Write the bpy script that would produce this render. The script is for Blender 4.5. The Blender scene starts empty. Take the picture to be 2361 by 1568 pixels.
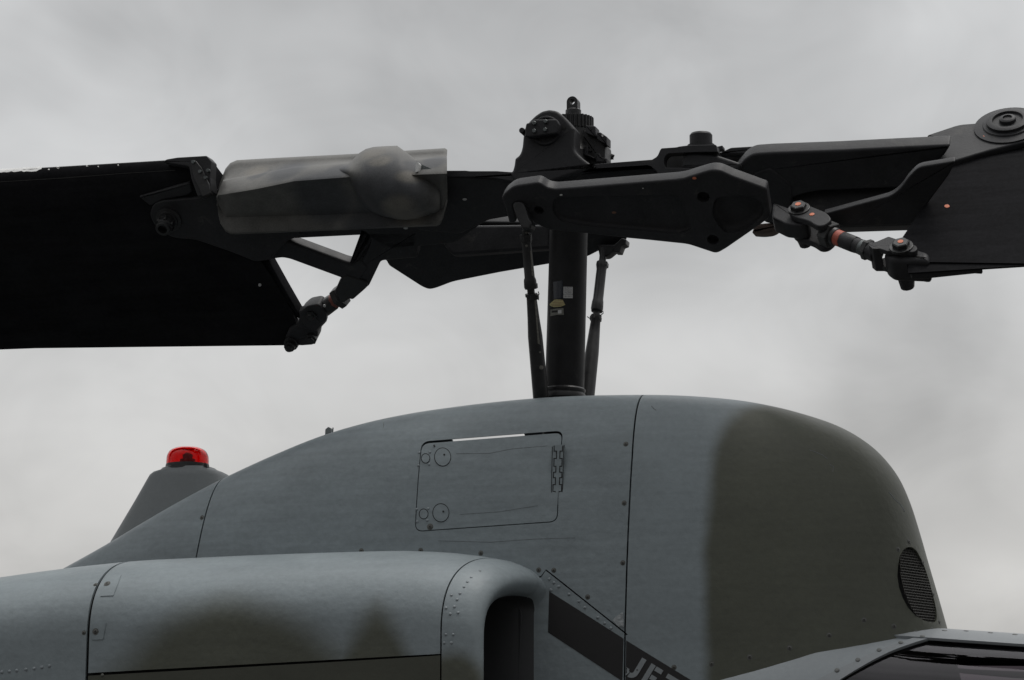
import bpy, bmesh, math, random
from mathutils import Vector, Matrix, Quaternion
from mathutils.bvhtree import BVHTree

random.seed(7)
V = Vector
SC = bpy.context.scene
COL = SC.collection

# ------------------------------------------------------------------ camera
# World: X = nose of the helicopter, Z up, ground at 0.  The photographer stands
# off the starboard side, a little ahead of abeam, 10 m from the rotor mast.
PSI, PITCH, DIST, EYE = math.radians(17.0), math.radians(11.0), 10.0, 1.65
FRAME_W, FRAME_H, LENS = 2361.0, 1568.0, 90.0
FPX = FRAME_W * LENS / 36.0
CAM = V((DIST * math.sin(PSI), -DIST * math.cos(PSI), EYE))
RIGHT = V((math.cos(PSI), math.sin(PSI), 0))
FWDH = V((-math.sin(PSI), math.cos(PSI), 0))
FWD = FWDH * math.cos(PITCH) + V((0, 0, 1)) * math.sin(PITCH)
UP = -FWDH * math.sin(PITCH) + V((0, 0, 1)) * math.cos(PITCH)
cd = bpy.data.cameras.new('camera'); cam = bpy.data.objects.new('camera', cd); COL.objects.link(cam)
cd.lens, cd.sensor_width, cd.sensor_fit, cd.clip_start, cd.clip_end = LENS, 36.0, 'HORIZONTAL', 0.1, 4000
cam.matrix_world = Matrix(((RIGHT.x, UP.x, -FWD.x, CAM.x), (RIGHT.y, UP.y, -FWD.y, CAM.y),
                           (RIGHT.z, UP.z, -FWD.z, CAM.z), (0, 0, 0, 1)))
SC.camera = cam

# ------------------------------------------------------------------ light
SC.view_settings.view_transform = 'Standard'; SC.view_settings.look = 'None'
SC.view_settings.exposure = 0.0; SC.view_settings.gamma = 1.0
SC.render.engine = 'CYCLES'
SC.cycles.max_bounces = 6; SC.cycles.diffuse_bounces = 3; SC.cycles.glossy_bounces = 3; SC.cycles.transmission_bounces = 6; SC.cycles.transparent_max_bounces = 8
SC.cycles.use_denoising = True
SUN_EL, SUN_AZ = math.radians(76), math.radians(62)      # hidden high behind the cloud deck

def sight(u, v):
    return (FWD + RIGHT * ((u - FRAME_W / 2) / FPX) - UP * ((v - FRAME_H / 2) / FPX)).normalized()

class NT:
    """small wrapper for node trees"""
    def __init__(s, tree): s.t = tree; s.n = tree.nodes; s.l = tree.links
    def new(s, typ, **kw):
        n = s.n.new(typ)
        for k, val in kw.items(): setattr(n, k, val)
        return n
    def put(s, sock, val):
        if isinstance(val, bpy.types.NodeSocket): s.l.new(val, sock)
        else: sock.default_value = val
    def math(s, op, a, b=0.0, clamp=False):
        n = s.new('ShaderNodeMath', operation=op, use_clamp=clamp); s.put(n.inputs[0], a); s.put(n.inputs[1], b); return n.outputs[0]
    def vmath(s, op, a, b=None, out=0):
        n = s.new('ShaderNodeVectorMath', operation=op); s.put(n.inputs[0], a)
        if b is not None: s.put(n.inputs[1], b)
        return n.outputs[out]
    def rng(s, x, a, b, c=0.0, d=1.0, kind='SMOOTHSTEP'):
        n = s.new('ShaderNodeMapRange', interpolation_type=kind)
        for i, q in enumerate((x, a, b, c, d)): s.put(n.inputs[i], q)
        return n.outputs[0]
    def noise(s, vec, scale, detail=3.0, rough=0.5, dist=0.0, out='Fac'):
        n = s.new('ShaderNodeTexNoise'); s.put(n.inputs['Vector'], vec)
        n.inputs['Scale'].default_value = scale; n.inputs['Detail'].default_value = detail
        n.inputs['Roughness'].default_value = rough; n.inputs['Distortion'].default_value = dist
        return n.outputs[out]
    def mix(s, f, a, b, blend='MIX'):
        n = s.new('ShaderNodeMix', data_type='RGBA', blend_type=blend)
        s.put(n.inputs[0], f); s.put(n.inputs[6], a); s.put(n.inputs[7], b); return n.outputs[2]

def rgb(c, a=1.0): return (c[0], c[1], c[2], a)

world = bpy.data.worlds.new('World'); SC.world = world; world.use_nodes = True
w = NT(world.node_tree); w.n.clear()
tc = w.new('ShaderNodeTexCoord').outputs['Generated']
sky = w.new('ShaderNodeTexSky', sky_type='NISHITA', sun_disc=False, sun_elevation=SUN_EL, sun_rotation=SUN_AZ)
sky.air_density = 1.0; sky.dust_density = 6.0
stretch = w.vmath('MULTIPLY', tc, (1.0, 1.0, 1.45))
n1 = w.noise(w.vmath('ADD', stretch, (3.1, 0.4, 1.7)), 4.2, 4.0, 0.55, 0.6)
n2 = w.noise(w.vmath('ADD', stretch, (7.7, 2.2, 5.1)), 13.0, 4.0, 0.6, 0.7)
sep = w.new('ShaderNodeSeparateXYZ'); w.l.new(tc, sep.inputs[0])
back = w.rng(w.vmath('DOT_PRODUCT', tc, tuple(FWDH), 1), -0.9, 0.75, 0.42, 1.0)                # the sky behind the photographer is darker
base = w.math('MULTIPLY', w.rng(sep.outputs[2], 0.26, 1.0, 0.575, 1.85), back)                 # overcast: brightest overhead
cl = w.math('ADD', w.rng(n1, 0.25, 0.75, -0.16, 0.16, 'LINEAR'), w.rng(n2, 0.25, 0.75, -0.045, 0.045, 'LINEAR'))
# individual thick (dark) and thin (bright) patches of the cloud deck
for (u, v, ru, rv, amp) in ((1700, 860, 420, 150, .10), (1000, 780, 600, 190, .08), (200, 1040, 620, 230, .10),
                            (2160, 860, 260, 190, -.09), (2300, 1330, 260, 90, .08), (60, 190, 260, 140, -.09), (500, 20, 1000, 170, -.05), (1300, 190, 700, 150, .03), (1950, 1010, 330, 120, -.05)):
    d = sight(u, v)
    r_ = RIGHT; q = w.vmath('SUBTRACT', tc, tuple(d))
    a_ = w.math('MULTIPLY', w.vmath('DOT_PRODUCT', q, tuple(RIGHT), 1), FPX / ru)
    b_ = w.math('MULTIPLY', w.vmath('DOT_PRODUCT', q, tuple(UP), 1), FPX / rv)
    r2 = w.math('SQRT', w.math('ADD', w.math('MULTIPLY', a_, a_), w.math('MULTIPLY', b_, b_)))
    r2 = w.math('ADD', r2, w.rng(n1, 0.2, 0.8, -0.7, 0.7, 'LINEAR'))
    front = w.rng(w.vmath('DOT_PRODUCT', tc, tuple(d), 1), 0.2, 0.6)
    cl = w.math('ADD', cl, w.math('MULTIPLY', w.math('MULTIPLY', w.rng(r2, 1.45, 0.0), amp), front))
lum = w.math('ADD', base, cl)
warm = w.mix(w.rng(sep.outputs[2], 0.05, 0.28), (1.0, 0.985, 0.955, 1), (0.985, 0.995, 1.0, 1))
comb = w.new('ShaderNodeCombineColor')
for i in range(3): w.l.new(lum, comb.inputs[i])
deck = w.mix(1.0, comb.outputs[0], warm, 'MULTIPLY')
skyc = w.mix(1.0, sky.outputs[0], (0.10, 0.10, 0.10, 1), 'MULTIPLY')
full = w.mix(0.95, skyc, deck)
bg = w.new('ShaderNodeBackground'); w.l.new(full, bg.inputs[0]); bg.inputs[1].default_value = 1.0
wo = w.new('ShaderNodeOutputWorld'); w.l.new(bg.outputs[0], wo.inputs[0])

sl = bpy.data.lights.new('sun', 'SUN'); sl.energy = 1.5; sl.angle = math.radians(24); sl.color = (1.0, 0.97, 0.93)
sun = bpy.data.objects.new('sun', sl); COL.objects.link(sun)
sd = V((math.sin(SUN_AZ) * math.cos(SUN_EL), math.cos(SUN_AZ) * math.cos(SUN_EL), math.sin(SUN_EL)))
sun.rotation_euler = sd.to_track_quat('Z', 'Y').to_euler(); sun.location = (0, 0, 20)

# ------------------------------------------------------------------ placing helpers
class Plane:
    def __init__(s, o, ex, ey, n): s.o, s.ex, s.ey, s.n = V(o), V(ex).normalized(), V(ey).normalized(), V(n).normalized()
    def at(s, u, v, h=0.0):
        d = sight(u, v); o = s.o + s.n * h
        return CAM + d * ((o - CAM).dot(s.n) / d.dot(s.n))
    def to2(s, u, v, h=0.0):
        p = s.at(u, v, h) - s.o; return (p.dot(s.ex), p.dot(s.ey))
    def to3(s, a, b, h): return s.o + s.ex * a + s.ey * b + s.n * h

def YP(y): return Plane((0, y, 0), (1, 0, 0), (0, 0, 1), (0, -1, 0))
def at(u, v, y): return YP(y).at(u, v)
def zoom(k, ox, oy): return lambda pts: [(p[0] / k + ox, p[1] / k + oy) + tuple(p[2:]) for p in pts]
ZA = zoom(2.7203, 0, 288.2); Z2 = zoom(3.4, 461.1, 288.2); Z3 = zoom(3.4, 1095.2, 201.7); Z4 = zoom(2.7379, 1498.7, 230.6)
Z5 = zoom(3.2007, 1095.2, 461.1); B1 = zoom(2.5427, 0, 951.1); B2 = zoom(3.1507, 807, 893.5); B3 = zoom(3.4132, 922.3, 1210.5)
B4 = zoom(2.2299, 1383.4, 864.6); B5 = zoom(4.3872, 1902.2, 1210.5); C1 = zoom(12.36, 1239.3, 622.5); C2 = zoom(6.0451, 1787, 432.3); C3 = zoom(7.772, 1181.7, 213.3)
C4 = zoom(10.88, 345.9, 1008.8); C5 = zoom(8.1917, 1383.4, 1441.1); C6 = zoom(4.9454, 605.3, 518.8)

# ------------------------------------------------------------------ materials
MATS = {}
def blobs_mask(t, P, blobs):
    m = None
    for (c, rx, rz, p, soft) in blobs:
        q = t.vmath('SUBTRACT', P, tuple(c)); s = t.new('ShaderNodeSeparateXYZ'); t.l.new(q, s.inputs[0])
        a = t.math('POWER', t.math('ABSOLUTE', t.math('DIVIDE', s.outputs[0], rx)), p)
        b = t.math('POWER', t.math('ABSOLUTE', t.math('DIVIDE', s.outputs[2], rz)), p)
        r = t.math('POWER', t.math('ADD', a, b), 1.0 / p)
        k = t.rng(r, 1.0 + soft, 1.0 - soft)
        m = k if m is None else t.math('MAXIMUM', m, k)
    return m

def material(name, base, rough=0.5, var=0.12, scale=6.0, bump=0.0, bscale=60.0, spec=0.5, metal=0.0, blobs=None, blob_col=None,
             blobs2=None, blob2_col=None, streak=0.0, coat=0.0, wear=None):
    if name in MATS: return MATS[name]
    m = bpy.data.materials.new(name); m.use_nodes = True; t = NT(m.node_tree); b = t.n['Principled BSDF']
    P = t.new('ShaderNodeNewGeometry').outputs['Position']
    n = t.noise(P, scale, 5.0, 0.6)
    n_f = t.noise(P, max(scale * 14, 45.0), 2.0, 0.6)
    col = rgb(base)
    if blobs:
        dP = t.vmath('ADD', P, t.vmath('MULTIPLY', t.vmath('SUBTRACT', t.noise(P, 4.0, 3.0, 0.5, 0.0, 'Color'), (0.5, 0.5, 0.5)), (0.06, 0.0, 0.06)))
        col = t.mix(blobs_mask(t, dP, blobs), col, rgb(blob_col))
        if blobs2: col = t.mix(blobs_mask(t, dP, blobs2), col, rgb(blob2_col))
    k = t.math('ADD', t.rng(n, 0.3, 0.7, 1 - var, 1 + var, 'LINEAR'), t.rng(n_f, 0.2, 0.8, -var * .8, var * .8, 'LINEAR'))
    if streak:
        sp = t.vmath('MULTIPLY', P, (1.2, 1.0, 16.0))
        k = t.math('ADD', k, t.rng(t.noise(sp, 2.3, 4.0, 0.6), 0.3, 0.75, -streak, streak, 'LINEAR'))
    if wear:
        wc, ws, wl, wa = wear
        wn = t.noise(P, ws, 6.0, 0.68, 0.4)
        col = t.mix(t.math('MULTIPLY', t.rng(wn, wl, wl + .12), wa), col, rgb(wc))
    cc = t.new('ShaderNodeCombineColor')
    for i in range(3): t.l.new(k, cc.inputs[i])
    col = t.mix(1.0, col, cc.outputs[0], 'MULTIPLY')
    t.put(b.inputs['Base Color'], col)
    t.put(b.inputs['Roughness'], t.rng(n, 0.3, 0.7, max(0.02, rough - .07), min(1, rough + .07), 'LINEAR'))
    b.inputs['Metallic'].default_value = metal
    b.inputs['Specular IOR Level'].default_value = spec
    b.inputs['Coat Weight'].default_value = coat
    if bump:
        bn = t.new('ShaderNodeBump'); bn.inputs['Strength'].default_value = bump; bn.inputs['Distance'].default_value = 0.004
        hh = t.math('ADD', t.math('MULTIPLY', t.noise(P, bscale * 0.12, 3.0, 0.5), 3.0), t.noise(P, bscale, 2.0, 0.5))
        t.put(bn.inputs['Height'], hh); t.l.new(bn.outputs[0], b.inputs['Normal'])
    MATS[name] = m
    return m

BLACK = material('matt_black_paint', (0.029, 0.029, 0.0312), 0.50, 0.22, 9.0, 0.10, 160, 0.18, wear=((0.060, 0.058, 0.056), 14.0, .58, .55))
MASTP = material('mast_black_paint', (0.013, 0.013, 0.014), 0.5, 0.3, 12.0, 0.08, 160, 0.16, wear=((0.04, 0.039, 0.037), 22.0, .62, .5))
DARK = material('worn_black_steel', (0.020, 0.020, 0.0208), 0.42, 0.35, 20.0, 0.12, 200, 0.35, wear=((0.10, 0.095, 0.085), 38.0, .62, .5))
BLADE = material('blade_black_paint', (0.0135, 0.0135, 0.0148), 0.7, 0.25, 5.0, 0.06, 120, 0.02, streak=0.2)
STEEL = material('dull_grey_steel', (0.10, 0.11, 0.11), 0.4, 0.3, 30.0, 0.1, 200, 0.5, 0.6)
CHROME = material('bare_steel', (0.35, 0.36, 0.37), 0.3, 0.3, 30.0, 0.0, 200, 0.5, 1.0)
REDBAND = material('red_band_paint', (0.36, 0.075, 0.045), 0.5, 0.25, 40.0)
ORANGE = material('orange_dot_paint', (0.55, 0.16, 0.08), 0.6, 0.2, 80.0)
WHITE = material('white_paint_chip', (0.55, 0.55, 0.53), 0.6, 0.2, 60.0)
LABELW = material('white_sticker', (0.42, 0.42, 0.42), 0.5, 0.06, 40.0)
LABELY = material('yellowed_sticker', (0.38, 0.34, 0.16), 0.5, 0.25, 60.0)
LABELB = material('dark_blue_sticker', (0.012, 0.015, 0.022), 0.22, 0.2, 30.0)
PLATE = material('data_plate', (0.12, 0.12, 0.105), 0.45, 0.35, 70.0)
INK_DARK = material('ink_and_hole_black', (0.006, 0.006, 0.006), 0.7, 0.1, 40.0)  # print, and the dark of holes and slots put into the colour
GAP = material('gap_black', (0.012, 0.012, 0.012), 0.9, 0.1, 40.0)  # near-black put into the colour for gaps, joints and dark interiors
STRIPE = material('black_stripe_paint', (0.010, 0.009, 0.0097), 0.6, 0.2, 10.0, 0.05)
RUSTY = material('worn_rust_primer', (0.16, 0.085, 0.055), 0.7, 0.4, 30.0)

def px(n, y=-0.42): return n / FPX * (at(1180, 1300, y) - CAM).dot(FWD)
GREY = (0.212, 0.245, 0.260); OLIVE = (0.078, 0.082, 0.063)
NOSE = material('pylon_camouflage_paint', GREY, 0.52, 0.09, 3.0, 0.25, 40, 0.4,
                blobs=[(at(2205, 1500, -.4), px(552), px(622), 6.0, 0.036)], blob_col=OLIVE, streak=0.06)
SIDE = material('pylon_grey_paint', (GREY[0] * .98, GREY[1] * .98, GREY[2] * .98), 0.52, 0.10, 3.0, 0.42, 36, 0.4,
                blobs=[(at(2205, 1500, -.4), px(552), px(622), 6.0, 0.036)], blob_col=OLIVE, streak=0.10)
COWL = material('cowling_camouflage_paint', GREY, 0.50, 0.09, 3.0, 0.32, 40, 0.4,
                blobs=[(at(535, 1560, -.9), px(300, -.9), px(178, -.9), 1.5, 0.30), (at(868, 1570, -.9), px(108, -.9), px(170, -.9), 1.3, 0.32), (at(1050, 1610, -.9), px(70, -.9), px(105, -.9), 2.0, 0.25)], blob_col=OLIVE, streak=0.06)
COWL_LOW = material('cowling_olive_paint', (OLIVE[0] * .70, OLIVE[1] * .69, OLIVE[2] * .68), 0.52, 0.08, 3.0, 0.10, 70, 0.4, streak=0.05)
BEACONP = material('beacon_mount_paint', (0.17, 0.185, 0.19), 0.55, 0.06, 4.0, 0.08, 70, 0.4)
DECK = material('canopy_deck_paint', (0.265, 0.29, 0.305), 0.5, 0.06, 5.0, 0.10, 60, 0.4)
FRAME = material('canopy_frame_paint', (0.25, 0.268, 0.28), 0.5, 0.06, 8.0, 0.05, 60, 0.4)
DUCT = material('intake_inner_dark', (0.022, 0.023, 0.025), 0.6, 0.1, 5.0)  # near-black colour on the inside of the intake
SCREW = material('screw_steel', (0.10, 0.10, 0.092), 0.45, 0.3, 40.0, 0.0, 60, 0.5, 0.4)
COVER = material('cover_camouflage', (0.112, 0.110, 0.104), 0.62, 0.25, 12.0, 0.12, 90, 0.25,
                 blobs=[(at(*Z2([p])[0], -.35), px(r), px(r * .8), 2.0, 0.4) for p, r in (((1450, 330), 50), ((1500, 520), 90), ((1290, 540), 50), ((1050, 370), 40), ((1640, 330), 30), ((620, 330), 50), ((380, 330), 26), ((900, 520), 70), ((1780, 260), 30), ((1200, 700), 60))],
                 blob_col=(0.058, 0.060, 0.064),
                 blobs2=[(at(*Z2([p])[0], -.35), px(r), px(r * .6), 2.0, 0.5) for p, r in (((1340, 190), 34), ((1430, 270), 26), ((1650, 420), 26), ((1560, 650), 40), ((330, 300), 30))],
                 blob2_col=(0.128, 0.121, 0.108))
GROUNDM = material('asphalt_apron', (0.048, 0.047, 0.045), 0.9, 0.15, 0.6, 0.2, 20, 0.2)

def lens_material():
    m = bpy.data.materials.new('red_lens_plastic'); m.use_nodes = True; b = m.node_tree.nodes['Principled BSDF']
    b.inputs['Base Color'].default_value = (0.74, 0.014, 0.010, 1); b.inputs['Transmission Weight'].default_value = 0.94
    b.inputs['Roughness'].default_value = 0.04; b.inputs['IOR'].default_value = 1.35
    return m
LENSM = lens_material()
def glass_material():
    m = bpy.data.materials.new('tinted_canopy_glass'); m.use_nodes = True; t = NT(m.node_tree); t.n.clear()
    tr = t.new('ShaderNodeBsdfTransparent'); tr.inputs[0].default_value = (0.30, 0.275, 0.30, 1)
    gl = t.new('ShaderNodeBsdfGlossy'); gl.inputs['Roughness'].default_value = 0.03; gl.inputs[0].default_value = (0.9, 0.88, 0.92, 1)
    lw = t.new('ShaderNodeLayerWeight'); lw.inputs[0].default_value = 0.5
    fr_ = t.math('ADD', t.math('MULTIPLY', t.math('POWER', lw.outputs['Facing'], 5.0), 0.42), 0.05)
    P = t.new('ShaderNodeNewGeometry').outputs['Position']
    bn = t.new('ShaderNodeBump'); bn.inputs['Strength'].default_value = 0.15; bn.inputs['Distance'].default_value = 0.02
    t.put(bn.inputs['Height'], t.noise(P, 3.0, 2.0)); t.l.new(bn.outputs[0], gl.inputs['Normal'])
    mx = t.new('ShaderNodeMixShader'); t.l.new(fr_, mx.inputs[0]); t.l.new(tr.outputs[0], mx.inputs[1]); t.l.new(gl.outputs[0], mx.inputs[2])
    o = t.new('ShaderNodeOutputMaterial'); t.l.new(mx.outputs[0], o.inputs[0]); return m
GLASS = glass_material()

# ------------------------------------------------------------------ mesh helpers
WLOC = {}
def obj(name, verts, faces, mat, parent=None, flat=None, sharp=35, smooth=True, center=True):
    c = V((0, 0, 0))
    if center and verts:
        lo = V((min(p[i] for p in verts) for i in range(3))); hi = V((max(p[i] for p in verts) for i in range(3))); c = (lo + hi) / 2
    me = bpy.data.meshes.new(name); me.from_pydata([tuple(V(p) - c) for p in verts], [], faces); me.validate()
    return finish(name, me, mat, parent, c, flat, sharp, smooth)

def finish(name, me, mat, parent, c, flat=None, sharp=35, smooth=True):
    bm = bmesh.new(); bm.from_mesh(me); bmesh.ops.recalc_face_normals(bm, faces=bm.faces[:]); bm.to_mesh(me); bm.free()
    if smooth:
        me.polygons.foreach_set('use_smooth', [True] * len(me.polygons)); me.set_sharp_from_angle(angle=math.radians(sharp))
        for p in me.polygons:
            if len(p.vertices) > 6: p.use_smooth = False
    for m_ in (mat if isinstance(mat, (list, tuple)) else [mat]): me.materials.append(m_)
    o = bpy.data.objects.new(name, me); COL.objects.link(o); WLOC[o.name] = V(c)
    if parent: o.parent = parent; o.location = V(c) - WLOC[parent.name]
    else: o.location = c
    return o

def empty(name, loc, label, cat):
    o = bpy.data.objects.new(name, None); COL.objects.link(o); o.location = loc; WLOC[o.name] = V(loc)
    o['label'] = label; o['category'] = cat; o.empty_display_size = 0.3
    return o

def crisp(o):
    e = o.modifiers.new('crisp', 'EDGE_SPLIT'); e.split_angle = math.radians(40); e.use_edge_sharp = False

def fillet(pts, r, n=4):
    out = []; N = len(pts)
    for i in range(N):
        p = V(pts[i][:2]); a = V(pts[i - 1][:2]); b = V(pts[(i + 1) % N][:2])
        rr = pts[i][2] if len(pts[i]) > 2 else r
        da, db = (a - p), (b - p); la, lb = da.length, db.length
        if la < 1e-6 or lb < 1e-6: continue
        ang = da.angle(db)
        if rr <= 0 or ang > math.radians(172): out.append((p.x, p.y)); continue
        k = min(rr, la * .45, lb * .45); A = p + da / la * k; B = p + db / lb * k
        for j in range(n + 1):
            t = j / n; q = A * (1 - t) ** 2 + p * 2 * t * (1 - t) + B * t * t; out.append((q.x, q.y))
    return out

def inset2(loop, d):
    N = len(loop); area = sum(loop[i][0] * loop[(i + 1) % N][1] - loop[(i + 1) % N][0] * loop[i][1] for i in range(N))
    s = 1 if area > 0 else -1; out = []
    for i in range(N):
        p = V(loop[i]); a = p - V(loop[i - 1]); b = V(loop[(i + 1) % N]) - p
        if a.length < 1e-9 or b.length < 1e-9: out.append(tuple(p)); continue
        na = V((-a.y, a.x)).normalized() * s; nb = V((-b.y, b.x)).normalized() * s
        m = na + nb
        if m.length < 1e-6: m = na
        m.normalize(); k = max(0.45, m.dot(na)); out.append(tuple(p + m * (d / k)))
    return out

def prism_data(pts, plane, h0, h1, bev=0.0, r=6, ref=None, seg=4, back=True):
    loop = [plane.to2(u, v, h1 if ref is None else ref) for (u, v) in fillet(pts, r)]
    rings = []
    bk = min(bev, abs(h1 - h0) * .5)
    if bev > 0 and back:
        for j in range(seg, 0, -1):
            a = j / seg * math.pi / 2; rings.append((inset2(loop, bk * (1 - math.cos(a))), h0 + bk * (1 - math.sin(a))))
    else: rings.append((loop, h0))
    if bev > 0:
        if back: rings.append((loop, h0 + bk))
        for j in range(seg + 1):
            a = j / seg * math.pi / 2; rings.append((inset2(loop, bev * (1 - math.cos(a))), h1 - bk * (1 - math.sin(a))))
    else: rings.append((loop, h1))
    N = len(loop); vs = []; fs = []
    for lp, h in rings: vs += [plane.to3(a, b, h) for a, b in lp]
    for k in range(len(rings) - 1):
        for i in range(N): fs.append((k * N + i, k * N + (i + 1) % N, (k + 1) * N + (i + 1) % N, (k + 1) * N + i))
    fs.append(tuple(range(N))); fs.append(tuple((len(rings) - 1) * N + i for i in range(N)))
    return vs, fs

def prism(name, pts, plane, h0, h1, mat, parent, bev=0.0, r=6, ref=None, seg=4, sharp=35, back=True):
    vs, fs = prism_data(pts, plane, h0, h1, bev, r, ref, seg, back)
    return obj(name, vs, fs, mat, parent, sharp=sharp)

def annulus(name, outer, inner, plane, h0, h1, mat, parent):
    """outer and inner 2D loops (same count) in plane coordinates"""
    N = len(outer); vs = []; fs = []
    for lp, h in ((outer, h0), (outer, h1), (inner, h1), (inner, h0)): vs += [plane.to3(a, b, h) for a, b in lp]
    for k in range(4):
        for i in range(N):
            j = (i + 1) % N; k2 = (k + 1) % 4
            fs.append((k * N + i, k * N + j, k2 * N + j, k2 * N + i))
    return obj(name, vs, fs, mat, parent)

def frame_of(ax):
    ax = ax.normalized(); q = V((0, 0, 1)) if abs(ax.z) < .9 else V((1, 0, 0))
    e1 = ax.cross(q).normalized(); return e1, ax.cross(e1).normalized()

def lathe_data(p0, ax, prof, seg=20, rot=0.0, e=None):
    """prof: list of (distance along axis, radius)"""
    p0 = V(p0); ax = V(ax).normalized(); e1, e2 = e or frame_of(ax); vs = []; fs = []
    for (t, r) in prof:
        for i in range(seg):
            a = 2 * math.pi * i / seg + rot; vs.append(p0 + ax * t + (e1 * math.cos(a) + e2 * math.sin(a)) * r)
    for k in range(len(prof) - 1):
        for i in range(seg):
            j = (i + 1) % seg; fs.append((k * seg + i, k * seg + j, (k + 1) * seg + j, (k + 1) * seg + i))
    fs.append(tuple(range(seg))); fs.append(tuple((len(prof) - 1) * seg + i for i in range(seg)))
    return vs, fs

def lathe(name, p0, ax, prof, mat, parent, seg=20, rot=0.0, sharp=35, e=None):
    vs, fs = lathe_data(p0, ax, prof, seg, rot, e); return obj(name, vs, fs, mat, parent, sharp=sharp)

def rod(name, a, b, prof, mat, parent, seg=20, sharp=35, rot=0.0):
    """prof: (fraction, radius)"""
    a, b = V(a), V(b); L = (b - a).length
    return lathe(name, a, b - a, [(t * L, r) for t, r in prof], mat, parent, seg, rot, sharp)

def tube(name, path, r, mat, parent, seg=8):
    vs = []; fs = []; n = len(path); path = [V(p) for p in path]
    for i, p in enumerate(path):
        d = (path[min(i + 1, n - 1)] - path[max(i - 1, 0)]); e1, e2 = frame_of(d)
        for k in range(seg):
            a = 2 * math.pi * k / seg; vs.append(p + (e1 * math.cos(a) + e2 * math.sin(a)) * r)
    for i in range(n - 1):
        for k in range(seg): fs.append((i * seg + k, i * seg + (k + 1) % seg, (i + 1) * seg + (k + 1) % seg, (i + 1) * seg + k))
    fs.append(tuple(range(seg))); fs.append(tuple((n - 1) * seg + k for k in range(seg)))
    return obj(name, vs, fs, mat, parent)

def bolt(name, p, n, r, h, mat, parent, seg=6, washer=0.0, rot=0.3):
    prof = []
    if washer: prof = [(0, r * washer), (h * .18, r * washer)]
    vs, fs = lathe_data(p, n, [(-0.004, r), (h * .88, r), (h, r * .86)], seg, rot)
    if washer:
        v2, f2 = lathe_data(p, n, [(-0.004, r * washer), (h * .2, r * washer), (h * .24, r * washer * .95)], 20)
        k = len(vs); vs = vs + v2; fs = fs + [tuple(i + k for i in f) for f in f2]
    return obj(name, vs, fs, mat, parent, smooth=False)

def bvh_of(objs):
    vs = []; fs = []
    for o in objs:
        off = WLOC[o.name]; k = len(vs); vs += [v.co + off for v in o.data.vertices]; fs += [tuple(i + k for i in p.vertices) for p in o.data.polygons]
    return BVHTree.FromPolygons(vs, fs)

def cast(bvh, u, v):
    l, n, i, d = bvh.ray_cast(CAM, sight(u, v))
    if l is None: return None, None
    if n.dot(sight(u, v)) > 0: n = -n
    return l, n

def decal(name, pts, bvh, off, mat, parent, sub=1, step=9.0):
    """thin print or plate draped on a surface: the outline is filled, cut fine and every point laid on the surface"""
    b = bmesh.new(); b.faces.new([b.verts.new((p[0], p[1], 0)) for p in pts]); bmesh.ops.triangulate(b, faces=b.faces[:])
    for _ in range(6):
        long = [e for e in b.edges if e.calc_length() > step]
        if not long: break
        bmesh.ops.subdivide_edges(b, edges=long, cuts=1); bmesh.ops.triangulate(b, faces=b.faces[:])
    b.verts.ensure_lookup_table(); b.verts.index_update(); vs = []; ok = True
    for v_ in b.verts:
        l_, n_ = cast(bvh, v_.co.x, v_.co.y)
        if l_ is None: ok = False; break
        vs.append(l_ + n_ * off)
    fs = [tuple(v_.index for v_ in f.verts) for f in b.faces]
    N = len(vs); edge = [tuple(v_.index for v_ in e.verts) for e in b.edges if len(e.link_faces) == 1]
    low = []
    if ok:
        for v_ in b.verts:
            l_, n_ = cast(bvh, v_.co.x, v_.co.y); low.append(l_ - n_ * .0015)
    b.free()
    if not ok: return None
    fs += [(a, c, c + N, a + N) for a, c in edge]
    return obj(name, vs + low, fs, mat, parent, sharp=40)

def circle(u, v, r, n=20, ry=None): return [(u + r * math.cos(2 * math.pi * i / n), v + (ry or r) * math.sin(2 * math.pi * i / n)) for i in range(n)]

# shared meshes: cross-head screw and dome rivet
def screw_mesh():
    vs, fs = lathe_data((0, 0, -.0005), (0, 0, 1), [(0, 1.5), (.0006, 1.5), (.0006, 1.08)], 14)      # worn ring round the head
    k = len(vs); v2, f2 = lathe_data((0, 0, 0), (0, 0, 1), [(0, 1.0), (.0016, 1.0), (.0024, .6)], 14)
    fs = fs + [tuple(i + k for i in f) for f in f2]; vs = vs + v2; nf = len(fs); mi = [1] * (nf - len(f2)) + [0] * len(f2)
    for a in (0.5, 0.5 + math.pi / 2):
        d = V((math.cos(a), math.sin(a), 0)); e = V((-d.y, d.x, 0)); k = len(vs)
        vs += [d * .6 + e * .13, -d * .6 + e * .13, -d * .6 - e * .13, d * .6 - e * .13]; mi.append(2)
        for i in range(4): vs[k + i] = V(vs[k + i]) + V((0, 0, .0030))
        fs.append((k, k + 1, k + 2, k + 3))
    me = bpy.data.meshes.new('screw'); me.from_pydata([(v[0] * .0085, v[1] * .0085, v[2]) for v in vs], [], fs)
    for m_ in (SCREW, RINGM, INK_DARK): me.materials.append(m_)
    me.polygons.foreach_set('material_index', mi); return me
RINGM = material('grime_ring', (0.095, 0.097, 0.09), 0.7, 0.3, 60.0)
def rivet_mesh(mat):
    vs, fs = lathe_data((0, 0, -.001), (0, 0, 1), [(0, 1.0), (.0016, 1.0), (.0032, .75), (.0038, .3)], 10)
    me = bpy.data.meshes.new('rivet'); me.from_pydata([(v[0] * .006, v[1] * .006, v[2]) for v in vs], [], fs); me.materials.append(mat)
    me.polygons.foreach_set('use_smooth', [True] * len(me.polygons)); me.set_sharp_from_angle(angle=.9); return me
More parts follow.
